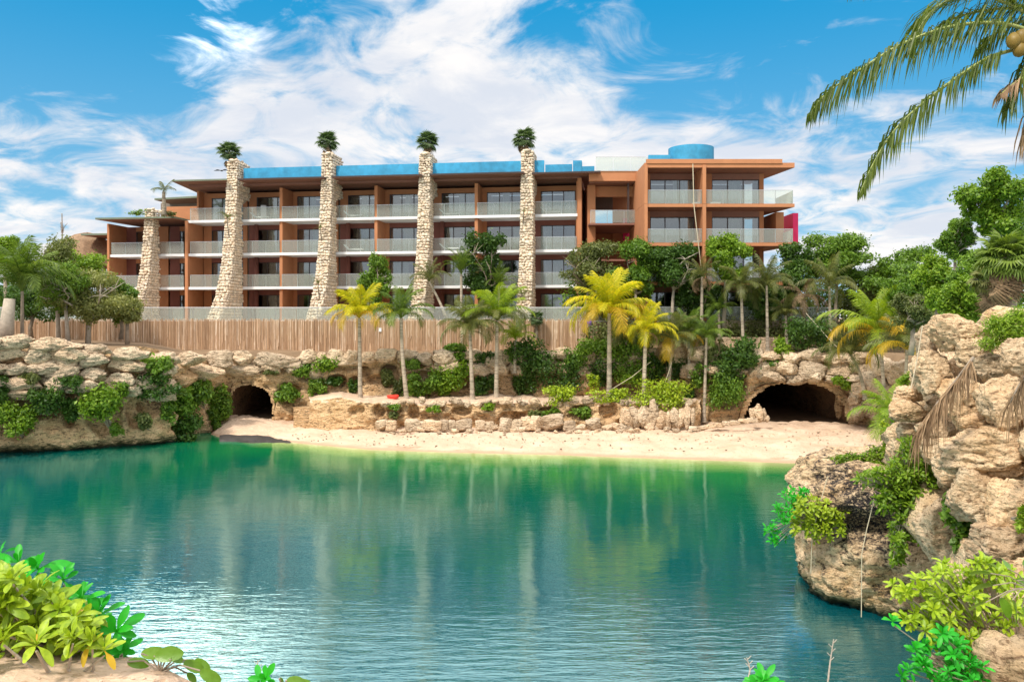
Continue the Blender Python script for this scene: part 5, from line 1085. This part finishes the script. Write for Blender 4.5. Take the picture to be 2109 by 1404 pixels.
for i in range(len(pp) - 1):
    for j in range(n - 1): f.append((i * n + j, (i + 1) * n + j, (i + 1) * n + j + 1, i * n + j + 1))
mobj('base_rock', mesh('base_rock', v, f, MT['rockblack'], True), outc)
NR = [(1915, 2018, 655, 728, 19.4, 5), (1893, 1925, 672, 760, 20.3, 4), (1880, 1962, 726, 815, 19.8, 5), (1968, 2040, 686, 756, 19.0, 5), (1842, 1900, 795, 829, 20.6, 5), (1832, 1902, 822, 872, 20.4, 5), (2003, 2082, 726, 786, 18.6, 5), (2070, 2150, 700, 778, 17.6, 5),
      (2010, 2130, 772, 888, 17.6, 5), (1948, 2020, 776, 880, 19.0, 5), (1978, 2050, 850, 888, 18.0, 4), (1954, 2150, 880, 985, 17.6, 5), (1845, 1886, 868, 908, 20.6, 4), (1829, 1880, 896, 958, 20.8, 5), (1900, 1955, 905, 965, 19.6, 5), (1888, 1962, 866, 916, 19.8, 5), (1948, 2076, 968, 1074, 17.4, 5), (2036, 2150, 985, 1128, 16.4, 5), (2004, 2140, 1080, 1165, 16.2, 5),
      (1900, 2000, 1030, 1160, 18.7, 5), (1960, 2040, 1120, 1260, 17.3, 5), (2060, 2200, 1150, 1300, 14.8, 5), (2090, 2200, 640, 720, 19, 4), (1930, 2010, 930, 1010, 19.3, 4), (2110, 2240, 860, 1000, 16.5, 4)]
for i, (x0, x1, y0, y1, Y, sub) in enumerate(NR):
    c = W((x0 + x1) / 2, (y0 + y1) / 2, Y); s_ = Y / F; w, h = (x1 - x0) * s_ * .55, (y1 - y0) * s_ * .555
    flat = w / h > 1.7
    mobj('boulder', rock_mesh('boulder', MT['rock'], sub, 700 + i, box=.4 if not flat else .8, rough=.12, strata=.02 if not flat else .12, planes=20, freq=1.25), outc, c - O, (rs.uniform(-.12, .12), rs.uniform(-.12, .12), rs.uniform(-.2, .2)), (w, max(w, h) * .8, h))
# inner mass behind the boulders, so the pile is solid
for i, (px, py, Y, a_, b_, c_) in enumerate([(2060, 830, 20.6, 1.9, 1.6, 1.9), (2140, 1000, 20.0, 2.4, 2.2, 2.6), (1975, 860, 21.4, 1.1, 1.0, 1.6), (2080, 1150, 19.0, 1.9, 1.6, 1.8), (1915, 920, 21.4, 1.0, .9, .9), (2200, 760, 22, 2.4, 2.0, 1.6)]):
    mobj('inner_rock', rock_mesh('inner_rock', MT['rock'], 4, 760 + i, box=.4, rough=.2), outc, W(px, py, Y) - O, None, (a_, b_, c_))
tuft_blobs = [(0, 0, 0, .9, .6, .45)]
# closest rock at the bottom right corner
near = tag(empty('corner_rock', W(2130, 1400, 7.2)), 'rough ochre rock at the bottom right corner beneath leafy branches', 'rock')
for i, (px, py, Y, a_, b_, c_) in enumerate([(2112, 1420, 7.0, .42, .5, .62), (2160, 1330, 7.6, .45, .5, .45), (2170, 1520, 6.4, .75, .7, .8)]): mobj('boulder', rock_mesh('boulder', MT['rock'], 5, 790 + i, box=.4, rough=.2, freq=1.3), near, W(px, py, Y) - near.location, None, (a_, b_, c_))
# near right cliff carrying them down to the water, mostly outside the frame
v, f = [], []
for i in range(30):
    for j in range(20):
        y = 3 + i * .55; z = -.6 + j * .36; v.append((5.6 + .16 * (y - 3) + (6.4 - z) * -.08 + .5 * fbm((y * .5, z * .5, 4), 3) + (0 if y > 8 else 0) + max(0, y - 6) * .30, y, z))
for i in range(29):
    for j in range(19): f.append((i * 20 + j, (i + 1) * 20 + j, (i + 1) * 20 + j + 1, i * 20 + j + 1))
tag(mobj('near_cliff', mesh('near_cliff', v, f, MT['rock'], True)), kind='structure')
# ------------------------------------------------------------------ near left bank
v, f = [], []; nxn, nyn = 90, 60
def bank_edge(x): return interp(x, [(-9, 4.6), (-3.2, 4.35), (-2.2, 4.0), (-1.7, 3.75), (-1.35, 3.45), (-1.0, 3.2), (0.0, 2.9), (3, 2.8), (6, 3.2)])
for i in range(nxn):
    x = -9 + 15 * i / (nxn - 1); e = bank_edge(x)
    for j in range(nyn):
        k = j / (nyn - 1)
        if k < .8: y = -4 + (e + 4) * (k / .8); z = 6.70 + .05 * fbm((x * 1.4, y * 1.4, 0), 4) + .015 * fbm((x * 9, y * 9, 0), 3) - max(0, (y - e + .5)) * .12 - max(0, x + 1.7) * .07 * (1 if y > 1 else .6)
        else: q = (k - .8) / .2; y = e + .55 * q + .25 * fbm((x, q * 3, 3), 3) * q; z = 6.56 - 7.2 * q - max(0, x + 1.9) * .1
        v.append((x, y, z))
for i in range(nxn - 1):
    for j in range(nyn - 1): f.append((i * nyn + j, (i + 1) * nyn + j, (i + 1) * nyn + j + 1, i * nyn + j + 1))
tag(mobj('near_bank', mesh('near_bank', v, f, MT['nearsand'], True)), kind='structure')
rs = random.Random(44); peb = tag(empty('pebbles', (-2, 3.5, 6.6)), None)
v, f = [], []
for _ in range(420):
    x = rs.uniform(-3.6, -1.1); y = rs.uniform(2.4, bank_edge(x) - .02); z = 6.70 + .05 * fbm((x * 1.4, y * 1.4, 0), 4) - max(0, (y - bank_edge(x) + .5)) * .12 - max(0, x + 1.7) * .07; s = rs.uniform(.004, .013); b = len(v); V_, F_ = ICO[1]
    sx, sy = rs.uniform(.7, 1.4), rs.uniform(.7, 1.4)
    v += [(x + a[0] * s * sx, y + a[1] * s * sy, z + a[2] * s * .7) for a in V_]; f += [tuple(b + k for k in q) for q in F_]
bpy.data.objects.remove(peb)
tag(mobj('gravel', mesh('gravel', v, f, MT['nearsand'])), kind='stuff')
# ------------------------------------------------------------------ obovate leaves, rosettes and near shrubs
def leaf_me(mat, l=.11, w=.042, fold=.25, curl=.3, seed=0, bulge=.72):
    v, f = [], []; n = 7
    for i in range(n + 1):
        k = i / n; hw = w * (math.sin(math.pi * min(1, k ** (1 / bulge) * .93 + .02)) ** .75) * (.35 + .65 * k ** .6) * (1.25 if k > .3 else 1); hw = max(hw, .004)
        x = l * k; zc = -curl * l * k * k + .12 * l * k
        v += [(x, -hw, zc + fold * hw), (x, 0, zc), (x, hw, zc + fold * hw)]
    for i in range(n): a = i * 3; f += [(a, a + 3, a + 4, a + 1), (a + 1, a + 4, a + 5, a + 2)]
    return mesh('leaf', v, f, L[mat], True)
LF = {}
def leafset(mat):
    if mat not in LF: LF[mat] = [leaf_me(mat, l, w, fo, cu) for l, w, fo, cu in ((.115, .019, .35, .10), (.10, .018, .6, .35), (.125, .020, .3, .55), (.085, .016, .5, -.1))]
    return LF[mat]
def rosette_bush(label, spots, Y, seed, mat, scale, nl=11, name='shrub', group=None, root_pt=None, cat='shrub', limit=300, mats=None, yellow=0):
    "spots: (px, py, r_px, dY) rosette centres"
    rs = random.Random(seed); p0 = root_pt if root_pt is not None else W(spots[0][0], spots[0][1] + 60, Y + .1)
    root = tag(empty(name, p0), label, cat, group); mb = MB(); cnt = 0; ev_, ef_ = [], []
    for si, sp in enumerate(spots):
        px, py, r_ = sp[:3]; dy = sp[3] if len(sp) > 3 else rs.uniform(-.15, .15); m = mat if mats is None else mats[si % len(mats)]
        c = W(px, py, Y + dy) - p0; s = r_ / F * (Y + dy) / .115
        q = c * .5 + Vector((rs.uniform(-.05, .05), .04, -.02)); mb.tube([(0, .05, -.02), q, c - Vector((0, 0, .02))], [.012 * s, .009 * s, .006 * s], 5)
        ax = (Vector((rs.uniform(-.5, .5), rs.uniform(-.9, -.1), rs.uniform(.4, 1.1)))).normalized(); Q = ax.to_track_quat('Z', 'Y').to_matrix()
        for i in range(nl):
            k = (i + .5) / nl; el_ = 1.25 - 1.45 * k; az_ = i * 2.39996 + rs.uniform(-.2, .2)
            R3 = Q @ Matrix.Rotation(az_, 3, 'Z') @ Matrix.Rotation(-el_, 3, 'Y'); src = rs.choice(leafset(m if not (yellow and k > .8 and rs.random() < yellow) else 'gold')); sc_ = s * rs.uniform(.8, 1.15) * (.75 + .3 * k)
            pos = c + ax * .012 * s * (1 - k)
            if cnt < limit: o = mobj('leaf', src, root, pos, R3.to_euler(), sc_); cnt += 1
            else:
                M4 = Matrix.LocRotScale(pos, R3.to_quaternion(), Vector((sc_,) * 3)); b = len(ev_); ev_ += [tuple(M4 @ q_.co) for q_ in src.vertices]; ef_ += [tuple(b + i_ for i_ in p_.vertices) for p_ in src.polygons]
    mb.build('stem', MT['palebark'], root)
    if ev_: o = mobj('foliage', mesh('foliage', ev_, ef_, L[mat], True), root); o['kind'] = 'stuff'
    return root
rs = random.Random(61)
def fill(region, n, r, seed):
    "random rosette spots inside a polygon of photo points"
    q = random.Random(seed); xs_ = [a for a, _ in region]; ys_ = [b for _, b in region]; out = []
    while len(out) < n:
        x, y = q.uniform(min(xs_), max(xs_)), q.uniform(min(ys_), max(ys_)); ins = False; j = len(region) - 1
        for i in range(len(region)):
            (xi, yi), (xj, yj) = region[i], region[j]
            if (yi > y) != (yj > y) and x < (xj - xi) * (y - yi) / (yj - yi) + xi: ins = not ins
            j = i
        if ins: out.append((x, y, q.uniform(*r), q.uniform(-.25, .25)))
    return out
rosette_bush('large yellow green sea lettuce bush at the bottom left corner', fill([(-60, 1182), (30, 1188), (105, 1230), (180, 1285), (222, 1338), (140, 1335), (60, 1318), (-60, 1320)], 105, (36, 54), 3), 3.75, 71, 'rosette', 1, 14, root_pt=Vector((-2.2, 3.8, 6.6)), yellow=.25)
rosette_bush('low yellow tinged sprigs on the sand under the large bottom left bush', [(75, 1330, 58, -.15), (8, 1318, 50, -.1), (190, 1322, 40, -.05), (215, 1340, 38, -.05), (150, 1315, 42, -.1), (-20, 1370, 44, -.1)], 3.5, 72, 'rosette', 1, 12, root_pt=Vector((-1.9, 3.45, 6.58)), yellow=.7)
rosette_bush('vivid green leaf sprays along the water side of the bottom left bush', [(40, 1160, 46, .3), (80, 1172, 50, .3), (115, 1200, 44, .3), (150, 1238, 40, .25), (175, 1255, 40, .2), (200, 1278, 42, .2), (240, 1300, 52, -.2), (252, 1338, 44, -.2), (130, 1195, 50, .0), (170, 1235, 50, -.1), (205, 1268, 50, -.1), (245, 1360, 30, 0), (0, 1150, 40, .3)], 3.95, 73, 'emerald', 1, 11, root_pt=Vector((-1.95, 3.9, 6.5)))
# round leaved creeper on the bank edge
for _k in ('rosette', 'big', 'emerald'):
    t_ = L[_k].node_tree; bs_ = t_.nodes['Principled BSDF']; P_ = N(t_, 'ShaderNodeNewGeometry').outputs['Position']; lk = bs_.inputs['Base Color'].links[0].from_socket
    n_ = NOISE(t_, P_, 45, 5, .6); n2_ = NOISE(t_, P_, 160, 3, .6)
    c_ = MIX(t_, SM(t_, n_, .42, .66, 0, .55), lk, (0.10, 0.20, 0.008) if _k != 'emerald' else (0.02, 0.30, 0.03)); c_ = MIX(t_, SM(t_, n2_, .66, .74, 0, .6), c_, (0.30, 0.20, 0.03)); t_.links.new(c_, bs_.inputs['Base Color']); bump(t_, bs_, M(t_, 'ADD', n_, M(t_, 'MULTIPLY', n2_, .4)), .35, .004)
def round_leaf(mat, r=.06):
    v, f = [(0, 0, 0)], []; n = 16
    for i in range(n): a_ = 2 * math.pi * i / n; v.append((r * (1 + math.cos(a_)) * .95, r * .82 * math.sin(a_), .25 * r * math.sin(a_) ** 2 - .15 * r * (1 + math.cos(a_))))
    c = len(v); v.append((r, 0, -.02 * r)); 
    for i in range(n): f.append((c, 1 + i, 1 + (i + 1) % n))
    return mesh('leaf', v, f, L[mat], True)
RL = round_leaf('big')
def creeper(label, leaves, Y, root_px, name='creeper'):
    p0 = W(*root_px, Y); root = tag(empty(name, p0), label, 'plant'); mb = MB(); q = random.Random(len(leaves))
    for px, py, r_, rot in leaves:
        c = W(px, py, Y + q.uniform(-.06, .06)) - p0; s = r_ * .66 / F * Y / .06; mb.tube([(0, 0, 0), c * .5 + Vector((0, 0, .03)), c], .004, 5); mobj('leaf', RL, root, c, rot, (s * 1.35, s * .8, s))
    mb.build('stem', MT['bark'], root)
creeper('round leaved creeper with browned edges on the sandy bank rim', [(262, 1362, 26, (.9, .2, .2)), (290, 1345, 30, (1.0, .1, .3)), (318, 1350, 34, (1.1, -.1, 0)), (335, 1338, 20, (.8, .2, .6)), (352, 1358, 24, (.9, .3, 1.2)), (378, 1362, 26, (1.0, .5, .2)), (400, 1358, 24, (1.0, .4, -.3)), (412, 1380, 28, (1.1, .5, 0)), (385, 1385, 18, (.9, .9, .4))], 3.55, (330, 1385))
rosette_bush('upright vivid green shoot at the bottom edge left of centre', [(548, 1398, 46, 0), (535, 1408, 36, 0)], 3.3, 74, 'emerald', 1, 8, root_pt=W(548, 1440, 3.3))
creeper('pair of round leaves beside the vivid shoot at the bottom edge', [(590, 1400, 22, (.9, .2, .3)), (612, 1402, 20, (1, .3, 0)), (575, 1396, 14, (.8, .8, 1))], 3.3, (585, 1450))
rosette_bush('vivid green tuft at the bottom edge right of centre', [(1572, 1402, 40, 0), (1560, 1415, 36, 0), (1586, 1414, 34, .05)], 3.6, 75, 'emerald', 1, 10, root_pt=W(1572, 1450, 3.6))
for i, (pts, lab) in enumerate([([(1705, 1404), (1710, 1360), (1717, 1315)], 'thin dry twig sticking up over the water near the bottom right'), ([(1540, 1404), (1545, 1378), (1538, 1352)], 'short bare twig left of the vivid green tuft at the bottom edge'), ([(524, 1404), (533, 1385), (530, 1358)], 'dead stalk beside the vivid shoot at the bottom left of centre')]):
    mb = MB().tube([W(pts[0][0], 1480, 4.2)] + [W(a_, b_, 4.2) for a_, b_ in pts], [.006, .005, .004, .002], 5)
    for k in range(5): a_ = W(*pts[1], 4.2).lerp(W(*pts[2], 4.2), k / 5); mb.tube([a_, a_ + Vector((.02 * (-1) ** k, 0, .02))], .002, 4)
    tag(mb.build('dry_twig', MT['palebark']), lab, 'twig')
# plants on the near right cliff
rosette_bush('yellow green shrub spreading over the lower right rocks', fill([(1830, 1200), (1920, 1170), (1990, 1150), (2080, 1160), (2120, 1230), (2060, 1340), (1990, 1370), (1900, 1310), (1840, 1260)], 130, (19, 30), 5), 6.6, 81, 'rosette', 1, 11, root_pt=W(2100, 1400, 6.9))
rosette_bush('vivid green branches over dark water at the bottom right', [(1838, 1280, 22, 0), (1855, 1392, 22, 0), (1872, 1380, 20, 0)] + fill([(1880, 1330), (1920, 1295), (1960, 1300), (2030, 1380), (2020, 1410), (1910, 1404), (1890, 1360)], 52, (19, 28), 6), 6.3, 82, 'emerald', 1, 11, root_pt=W(2080, 1440, 6.6))
creeper('big round leaves dangling at the right edge above the yellow green shrub', [(2040, 1180, 24, (.6, .1, 2.6)), (2045, 1205, 28, (.8, .2, 3.0)), (2075, 1170, 26, (.7, -.3, 1.2)), (2095, 1195, 30, (.9, .4, .2)), (2085, 1235, 34, (1.0, 1.2, .4)), (2060, 1230, 26, (.9, 1.1, -.5)), (2105, 1250, 30, (1.1, 1.0, .2)), (2030, 1240, 22, (.6, .5, 2.8)), (2108, 1165, 26, (.7, 0, .6))], 5.8, (2120, 1210))
# shrubs growing on the outcrop itself
def oshrub(lab, blobs_px, Y, mat, n, size, seed, asp=.36):
    c0 = W(blobs_px[0][0], blobs_px[0][1], Y); root = tag(empty('shrub', c0), lab, 'shrub'); B = []; mb = MB()
    for px, py, rx, ry, *d in blobs_px:
        yy = Y + (d[0] if d else 0); c = W(px, py, yy) - c0; s_ = yy / F; B.append((c.x, c.y, c.z, rx * s_, min(rx, ry) * s_ * .8, ry * s_)); mb.tube([(0, .3, 0), c * .5, c], [.03, .02, .008], 5)
    mb.build('stem', MT['bark'], root)
    mobj('foliage', leaf_cloud(B, n, size, seed, mat, shell=.3, asp=asp, up=.5), root)
def ospots(bl, dens, r, seed):
    q = random.Random(seed); out = []
    for px, py, rx, ry in bl:
        for _ in range(int(rx * ry * dens)): a_ = q.uniform(0, 6.283); m = math.sqrt(q.random()); out.append((px + rx * m * math.cos(a_), py + ry * m * math.sin(a_), q.uniform(*r), q.uniform(-.45, .25)))
    return out
rosette_bush('bright shrub draped down the middle of the outcrop face', ospots([(1870, 960, 38, 26), (1850, 1000, 44, 26), (1900, 990, 38, 34), (1930, 960, 30, 40), (1830, 1030, 34, 22), (1880, 1050, 38, 34), (1905, 1090, 28, 26), (1850, 1095, 24, 30), (1847, 1140, 16, 24), (1945, 945, 20, 24), (1820, 975, 28, 16), (1925, 1015, 34, 22), (1790, 985, 26, 14), (1960, 975, 16, 22), (1870, 925, 20, 18)], .055, (10, 17), 1), 20.2, 91, 'bright', 1, 9, root_pt=W(1880, 1020, 20.9))
rosette_bush('yellow green shrub in the slot of the outcrop above the water', ospots([(1690, 1060, 30, 32), (1662, 1045, 26, 28), (1650, 1078, 24, 24), (1715, 1085, 26, 24), (1690, 1100, 28, 16), (1728, 1062, 16, 18)], .034, (10, 15), 2), 22.7, 92, 'lime', 1, 9, root_pt=W(1690, 1080, 23.6))
rosette_bush('vivid green sprays overhanging the water at the left tip of the outcrop', ospots([(1635, 1030, 26, 24), (1612, 1060, 24, 22), (1585, 1090, 18, 12), (1602, 1110, 14, 14), (1650, 1018, 14, 14)], .034, (9, 13), 3), 23.0, 93, 'emerald', 1, 9, root_pt=W(1660, 1060, 23.8))
oshrub('mossy ground cover on the flat top of the outcrop', [(1780, 940, 60, 10), (1740, 945, 36, 8), (1820, 930, 30, 16), (1835, 900, 18, 26), (1800, 955, 40, 12)], 23.6, 'bright', 2600, .06, 94)
oshrub('drooping large leafed vine on the right part of the outcrop', [(1965, 1050, 20, 34), (1985, 1090, 16, 22), (1955, 1035, 12, 16), (1975, 1120, 12, 20)], 17.6, 'green', 800, .10, 95, .6)
oshrub('small sprig between the boulders at the right edge', [(2104, 1075, 12, 22), (2108, 1050, 8, 10)], 15.6, 'bright', 240, .07, 96)
oshrub('feathery bright green bush among the upper right boulders', [(2075, 680, 38, 34), (2100, 655, 30, 26), (2040, 705, 30, 18), (2050, 670, 26, 22), (2110, 700, 26, 22)], 18.2, 'bright', 5200, .05, 97, .22)
oshrub('bright green tuft left of the stacked slabs of the outcrop', [(1862, 785, 14, 12), (1872, 775, 8, 10)], 22, 'bright', 350, .06, 98)
oshrub('vine leaves trailing below the small palm beside the outcrop', [(1830, 905, 14, 28), (1822, 880, 10, 16), (1838, 925, 12, 14)], 24, 'lime', 700, .07, 99)
# dead fronds hanging over the boulders
def dead_frond(label, pts, Y, ll, seed, n=75):
    q = random.Random(seed); P = [W(a_, b_, Y - .0) for a_, b_ in pts]; base = P[0]; root = tag(empty('dead_palm_frond', base), label, 'palm frond'); P = [p - base for p in P]
    mb = MB(); mb.tube(P, [.03, .026, .02, .012][:len(P)], 6); mb.build('stem', MT['bark'], root, True); mb = MB()
    for j in range(n * 2):
        k = (j + q.random()) / (n * 2) * (len(P) - 1); i = min(int(k), len(P) - 2); c = P[i].lerp(P[i + 1], k - i); t = (P[i + 1] - P[i]).normalized()
        l = ll * q.uniform(.6, 1.1); d = (t * .6 + Vector((q.uniform(-.4, .4), q.uniform(-.45, .1), -.25))).normalized(); e1 = c + d * l * .45; e2 = e1 + (d * .5 + Vector((q.uniform(-.15, .15), 0, -.95))) * l * .6
        wv = Vector((q.uniform(.5, 1), q.uniform(-.6, .6), 0))  .normalized() * .014; b = len(mb.v); mb.v += [tuple(c - wv), tuple(c + wv), tuple(e1 + wv), tuple(e1 - wv), tuple(e2)]; mb.f += [(b, b + 1, b + 2, b + 3), (b + 3, b + 2, b + 4)]
    mb.build('leaflets', L['dead'], root)
dead_frond('dry brown palm frond hanging down across the outcrop boulders', [(2005, 735), (1975, 775), (1930, 830), (1898, 880)], 16.9, .9, 5)
dead_frond('second dry palm frond at the right edge against the biggest boulder', [(2150, 735), (2125, 755), (2095, 800), (2080, 830)], 15.0, .7, 6, 30)
# hanging ropes on the outcrop
for pts, Y, lab in [([(1900, 670), (1889, 740), (1876, 800)], 18.6, 'pale rope hanging from the top left of the outcrop boulders'), ([(1800, 1030), (1785, 1090), (1775, 1140), (1774, 1270)], 20.4, 'thin aerial root hanging down the outcrop to the water'), ([(1705, 980), (1685, 1050), (1672, 1110), (1670, 1180)], 22.6, 'thin vine stem crossing the slot of the outcrop')]:
    tag(MB().tube([W(a_, b_, Y) for a_, b_ in pts], .012, 5).build('hanging_rope' if 'rope' in lab else 'aerial_root', MT['rope']), lab, 'rope' if 'rope' in lab else 'root')
# ------------------------------------------------------------------ near coconut palm, its crown at the top right corner
Yp = 9.0; top = W(2150, 60, Yp)
cp = tag(empty('coconut_palm', W(2240, 1300, Yp)), 'mature coconut palm whose long fronds hang in from the top right corner', 'palm tree'); pb = cp.location
mobj('trunk', trunk_me([(0, 0, -1), (W(2230, 600, Yp) - pb), top - pb], .16, .11, 'palebark'), cp)
def big_frond(pts, ll, seed, hang=.8, n=80, y1=0.0, mat='nearpalm', wid=.019, sidel=(1, 1), start=.12):
    "pts: photo points from the crown outwards"
    q = random.Random(seed); m = len(pts); P = [W(a_, b_, Yp + y1 * i / (m - 1)) - pb for i, (a_, b_) in enumerate(pts)]
    C_ = []
    for i in range(40):
        x = i / 39 * (m - 1); k = min(int(x), m - 2); t = x - k; a, b, c, d = P[max(k - 1, 0)], P[k], P[k + 1], P[min(k + 2, m - 1)]
        C_.append(.5 * ((2 * b) + (c - a) * t + (2 * a - 5 * b + 4 * c - d) * t * t + (3 * b - a - 3 * c + d) * t ** 3))
    mb = MB(); mb.tube(C_, [.022 * (1 - .85 * i / 39) + .002 for i in range(40)], 6); fr = mb.build('frond', L['rachis'], cp, True)
    for si, sd in enumerate((-1, 1)):
        mb = MB()
        for j in range(n):
            k = start + (1 - start) * (j + q.uniform(-.3, .3)) / n; k = min(.99, max(start, k)); x = k * 39; i = min(int(x), 38); c = C_[i].lerp(C_[i + 1], x - i); t = (C_[i + 1] - C_[i]).normalized()
            nl = Vector((0, -1, 0)) * sd; side = (nl - t * nl.dot(t)).normalized(); upv = Vector((-t.z, 0, t.x)); upv = upv if upv.z > 0 else -upv
            l = ll * 1.25 * (math.sin(math.pi * (.2 + .79 * (k - start) / (1 - start))) ** .8) * q.uniform(.6, 1.15) * sidel[si]
            if q.random() < .12: l *= .55
            d0 = (t * .55 + side * .5 + upv * q.uniform(-.1, .25)).normalized(); g = Vector((0, 0, -1)); e1 = c + d0 * l * .3; d1 = (d0 * (1 - hang) + g * hang + t * .22 + Vector((q.uniform(-.13, .13), 0, 0))).normalized(); e2 = e1 + d1 * l * .4; e3 = e2 + (d1 * .6 + g * .5).normalized() * l * .32
            w = (Vector((1, 0, .1)) * .8 + Vector((0, q.uniform(-.7, .7), 0))).normalized() * wid * .5
            b = len(mb.v); mb.v += [tuple(c - w * .5), tuple(c + w * .5), tuple(e1 + w), tuple(e1 - w), tuple(e2 + w * .8), tuple(e2 - w * .8), tuple(e3)]; mb.f += [(b, b + 1, b + 2, b + 3), (b + 3, b + 2, b + 4, b + 5), (b + 5, b + 4, b + 6)]
        mb.build('leaflets', L[mat], fr)
L['nearpalm'] = leafmat('near_palm_leaf', (0.035, 0.07, 0.006), (0.14, 0.19, 0.02), dead=(0.34, 0.26, 0.07), trans=.35)
L['rachis'] = plain('frond_rib', (0.30, 0.34, 0.10), .5, .15, 6)
big_frond([(2140, 70), (2060, 48), (1960, 55), (1860, 90), (1770, 145), (1700, 195), (1667, 240)], .60, 1, .82, 120, -.3, start=.12)
big_frond([(2150, 90), (2080, 105), (2020, 128), (1930, 190), (1850, 260), (1800, 335), (1770, 402)], .50, 2, .9, 100, -.2, start=.2)
big_frond([(2150, 50), (2080, 10), (2000, -12), (1930, 15), (1890, 65), (1872, 110)], .55, 3, .35, 80, .3, start=.1)
big_frond([(2160, 60), (2120, 120), (2090, 190), (2080, 215)], .42, 4, .75, 50, -.1, mat='nearpalm')
big_frond([(2170, 60), (2150, 160), (2130, 240), (2125, 290)], .5, 5, .8, 40, -.3, mat='dead')
big_frond([(2150, 40), (2040, -60), (1900, -90), (1800, -60), (1745, -15)], .42, 6, .9, 80, .1, mat='nearpalm')
big_frond([(2160, 40), (2110, -40), (2040, -70), (1960, -60)], .75, 7, .8, 70, .2)
big_frond([(2160, 40), (2260, -80), (2400, -60), (2520, 80), (2560, 240)], .65, 8, .8, 70, .2)
big_frond([(2160, 40), (2240, 60), (2340, 150), (2400, 300)], .6, 9, .8, 60, -.3)
big_frond([(2165, 50), (2100, 20), (2030, 22), (1960, 40), (1915, 75)], .5, 11, .7, 70, .35)
big_frond([(2165, 60), (2110, 45), (2050, 70), (2010, 110)], .42, 12, .85, 40, .3)
big_frond([(2160, 90), (2120, 150), (2085, 175), (2060, 195)], .30, 13, .6, 40, -.15, mat='dead')
for px, py, s in ((2088, 84, .13), (2104, 80, .14), (2118, 92, .14), (2100, 102, .12), (2130, 74, .13)):
    mobj('coconut', rock_mesh('coconut', MT['coconut'], 3, int(px), box=0, rough=.04, planes=2), cp, W(px, py, Yp - .15) - pb, (.2, .1, px), (s * .58, s * .58, s * .74))
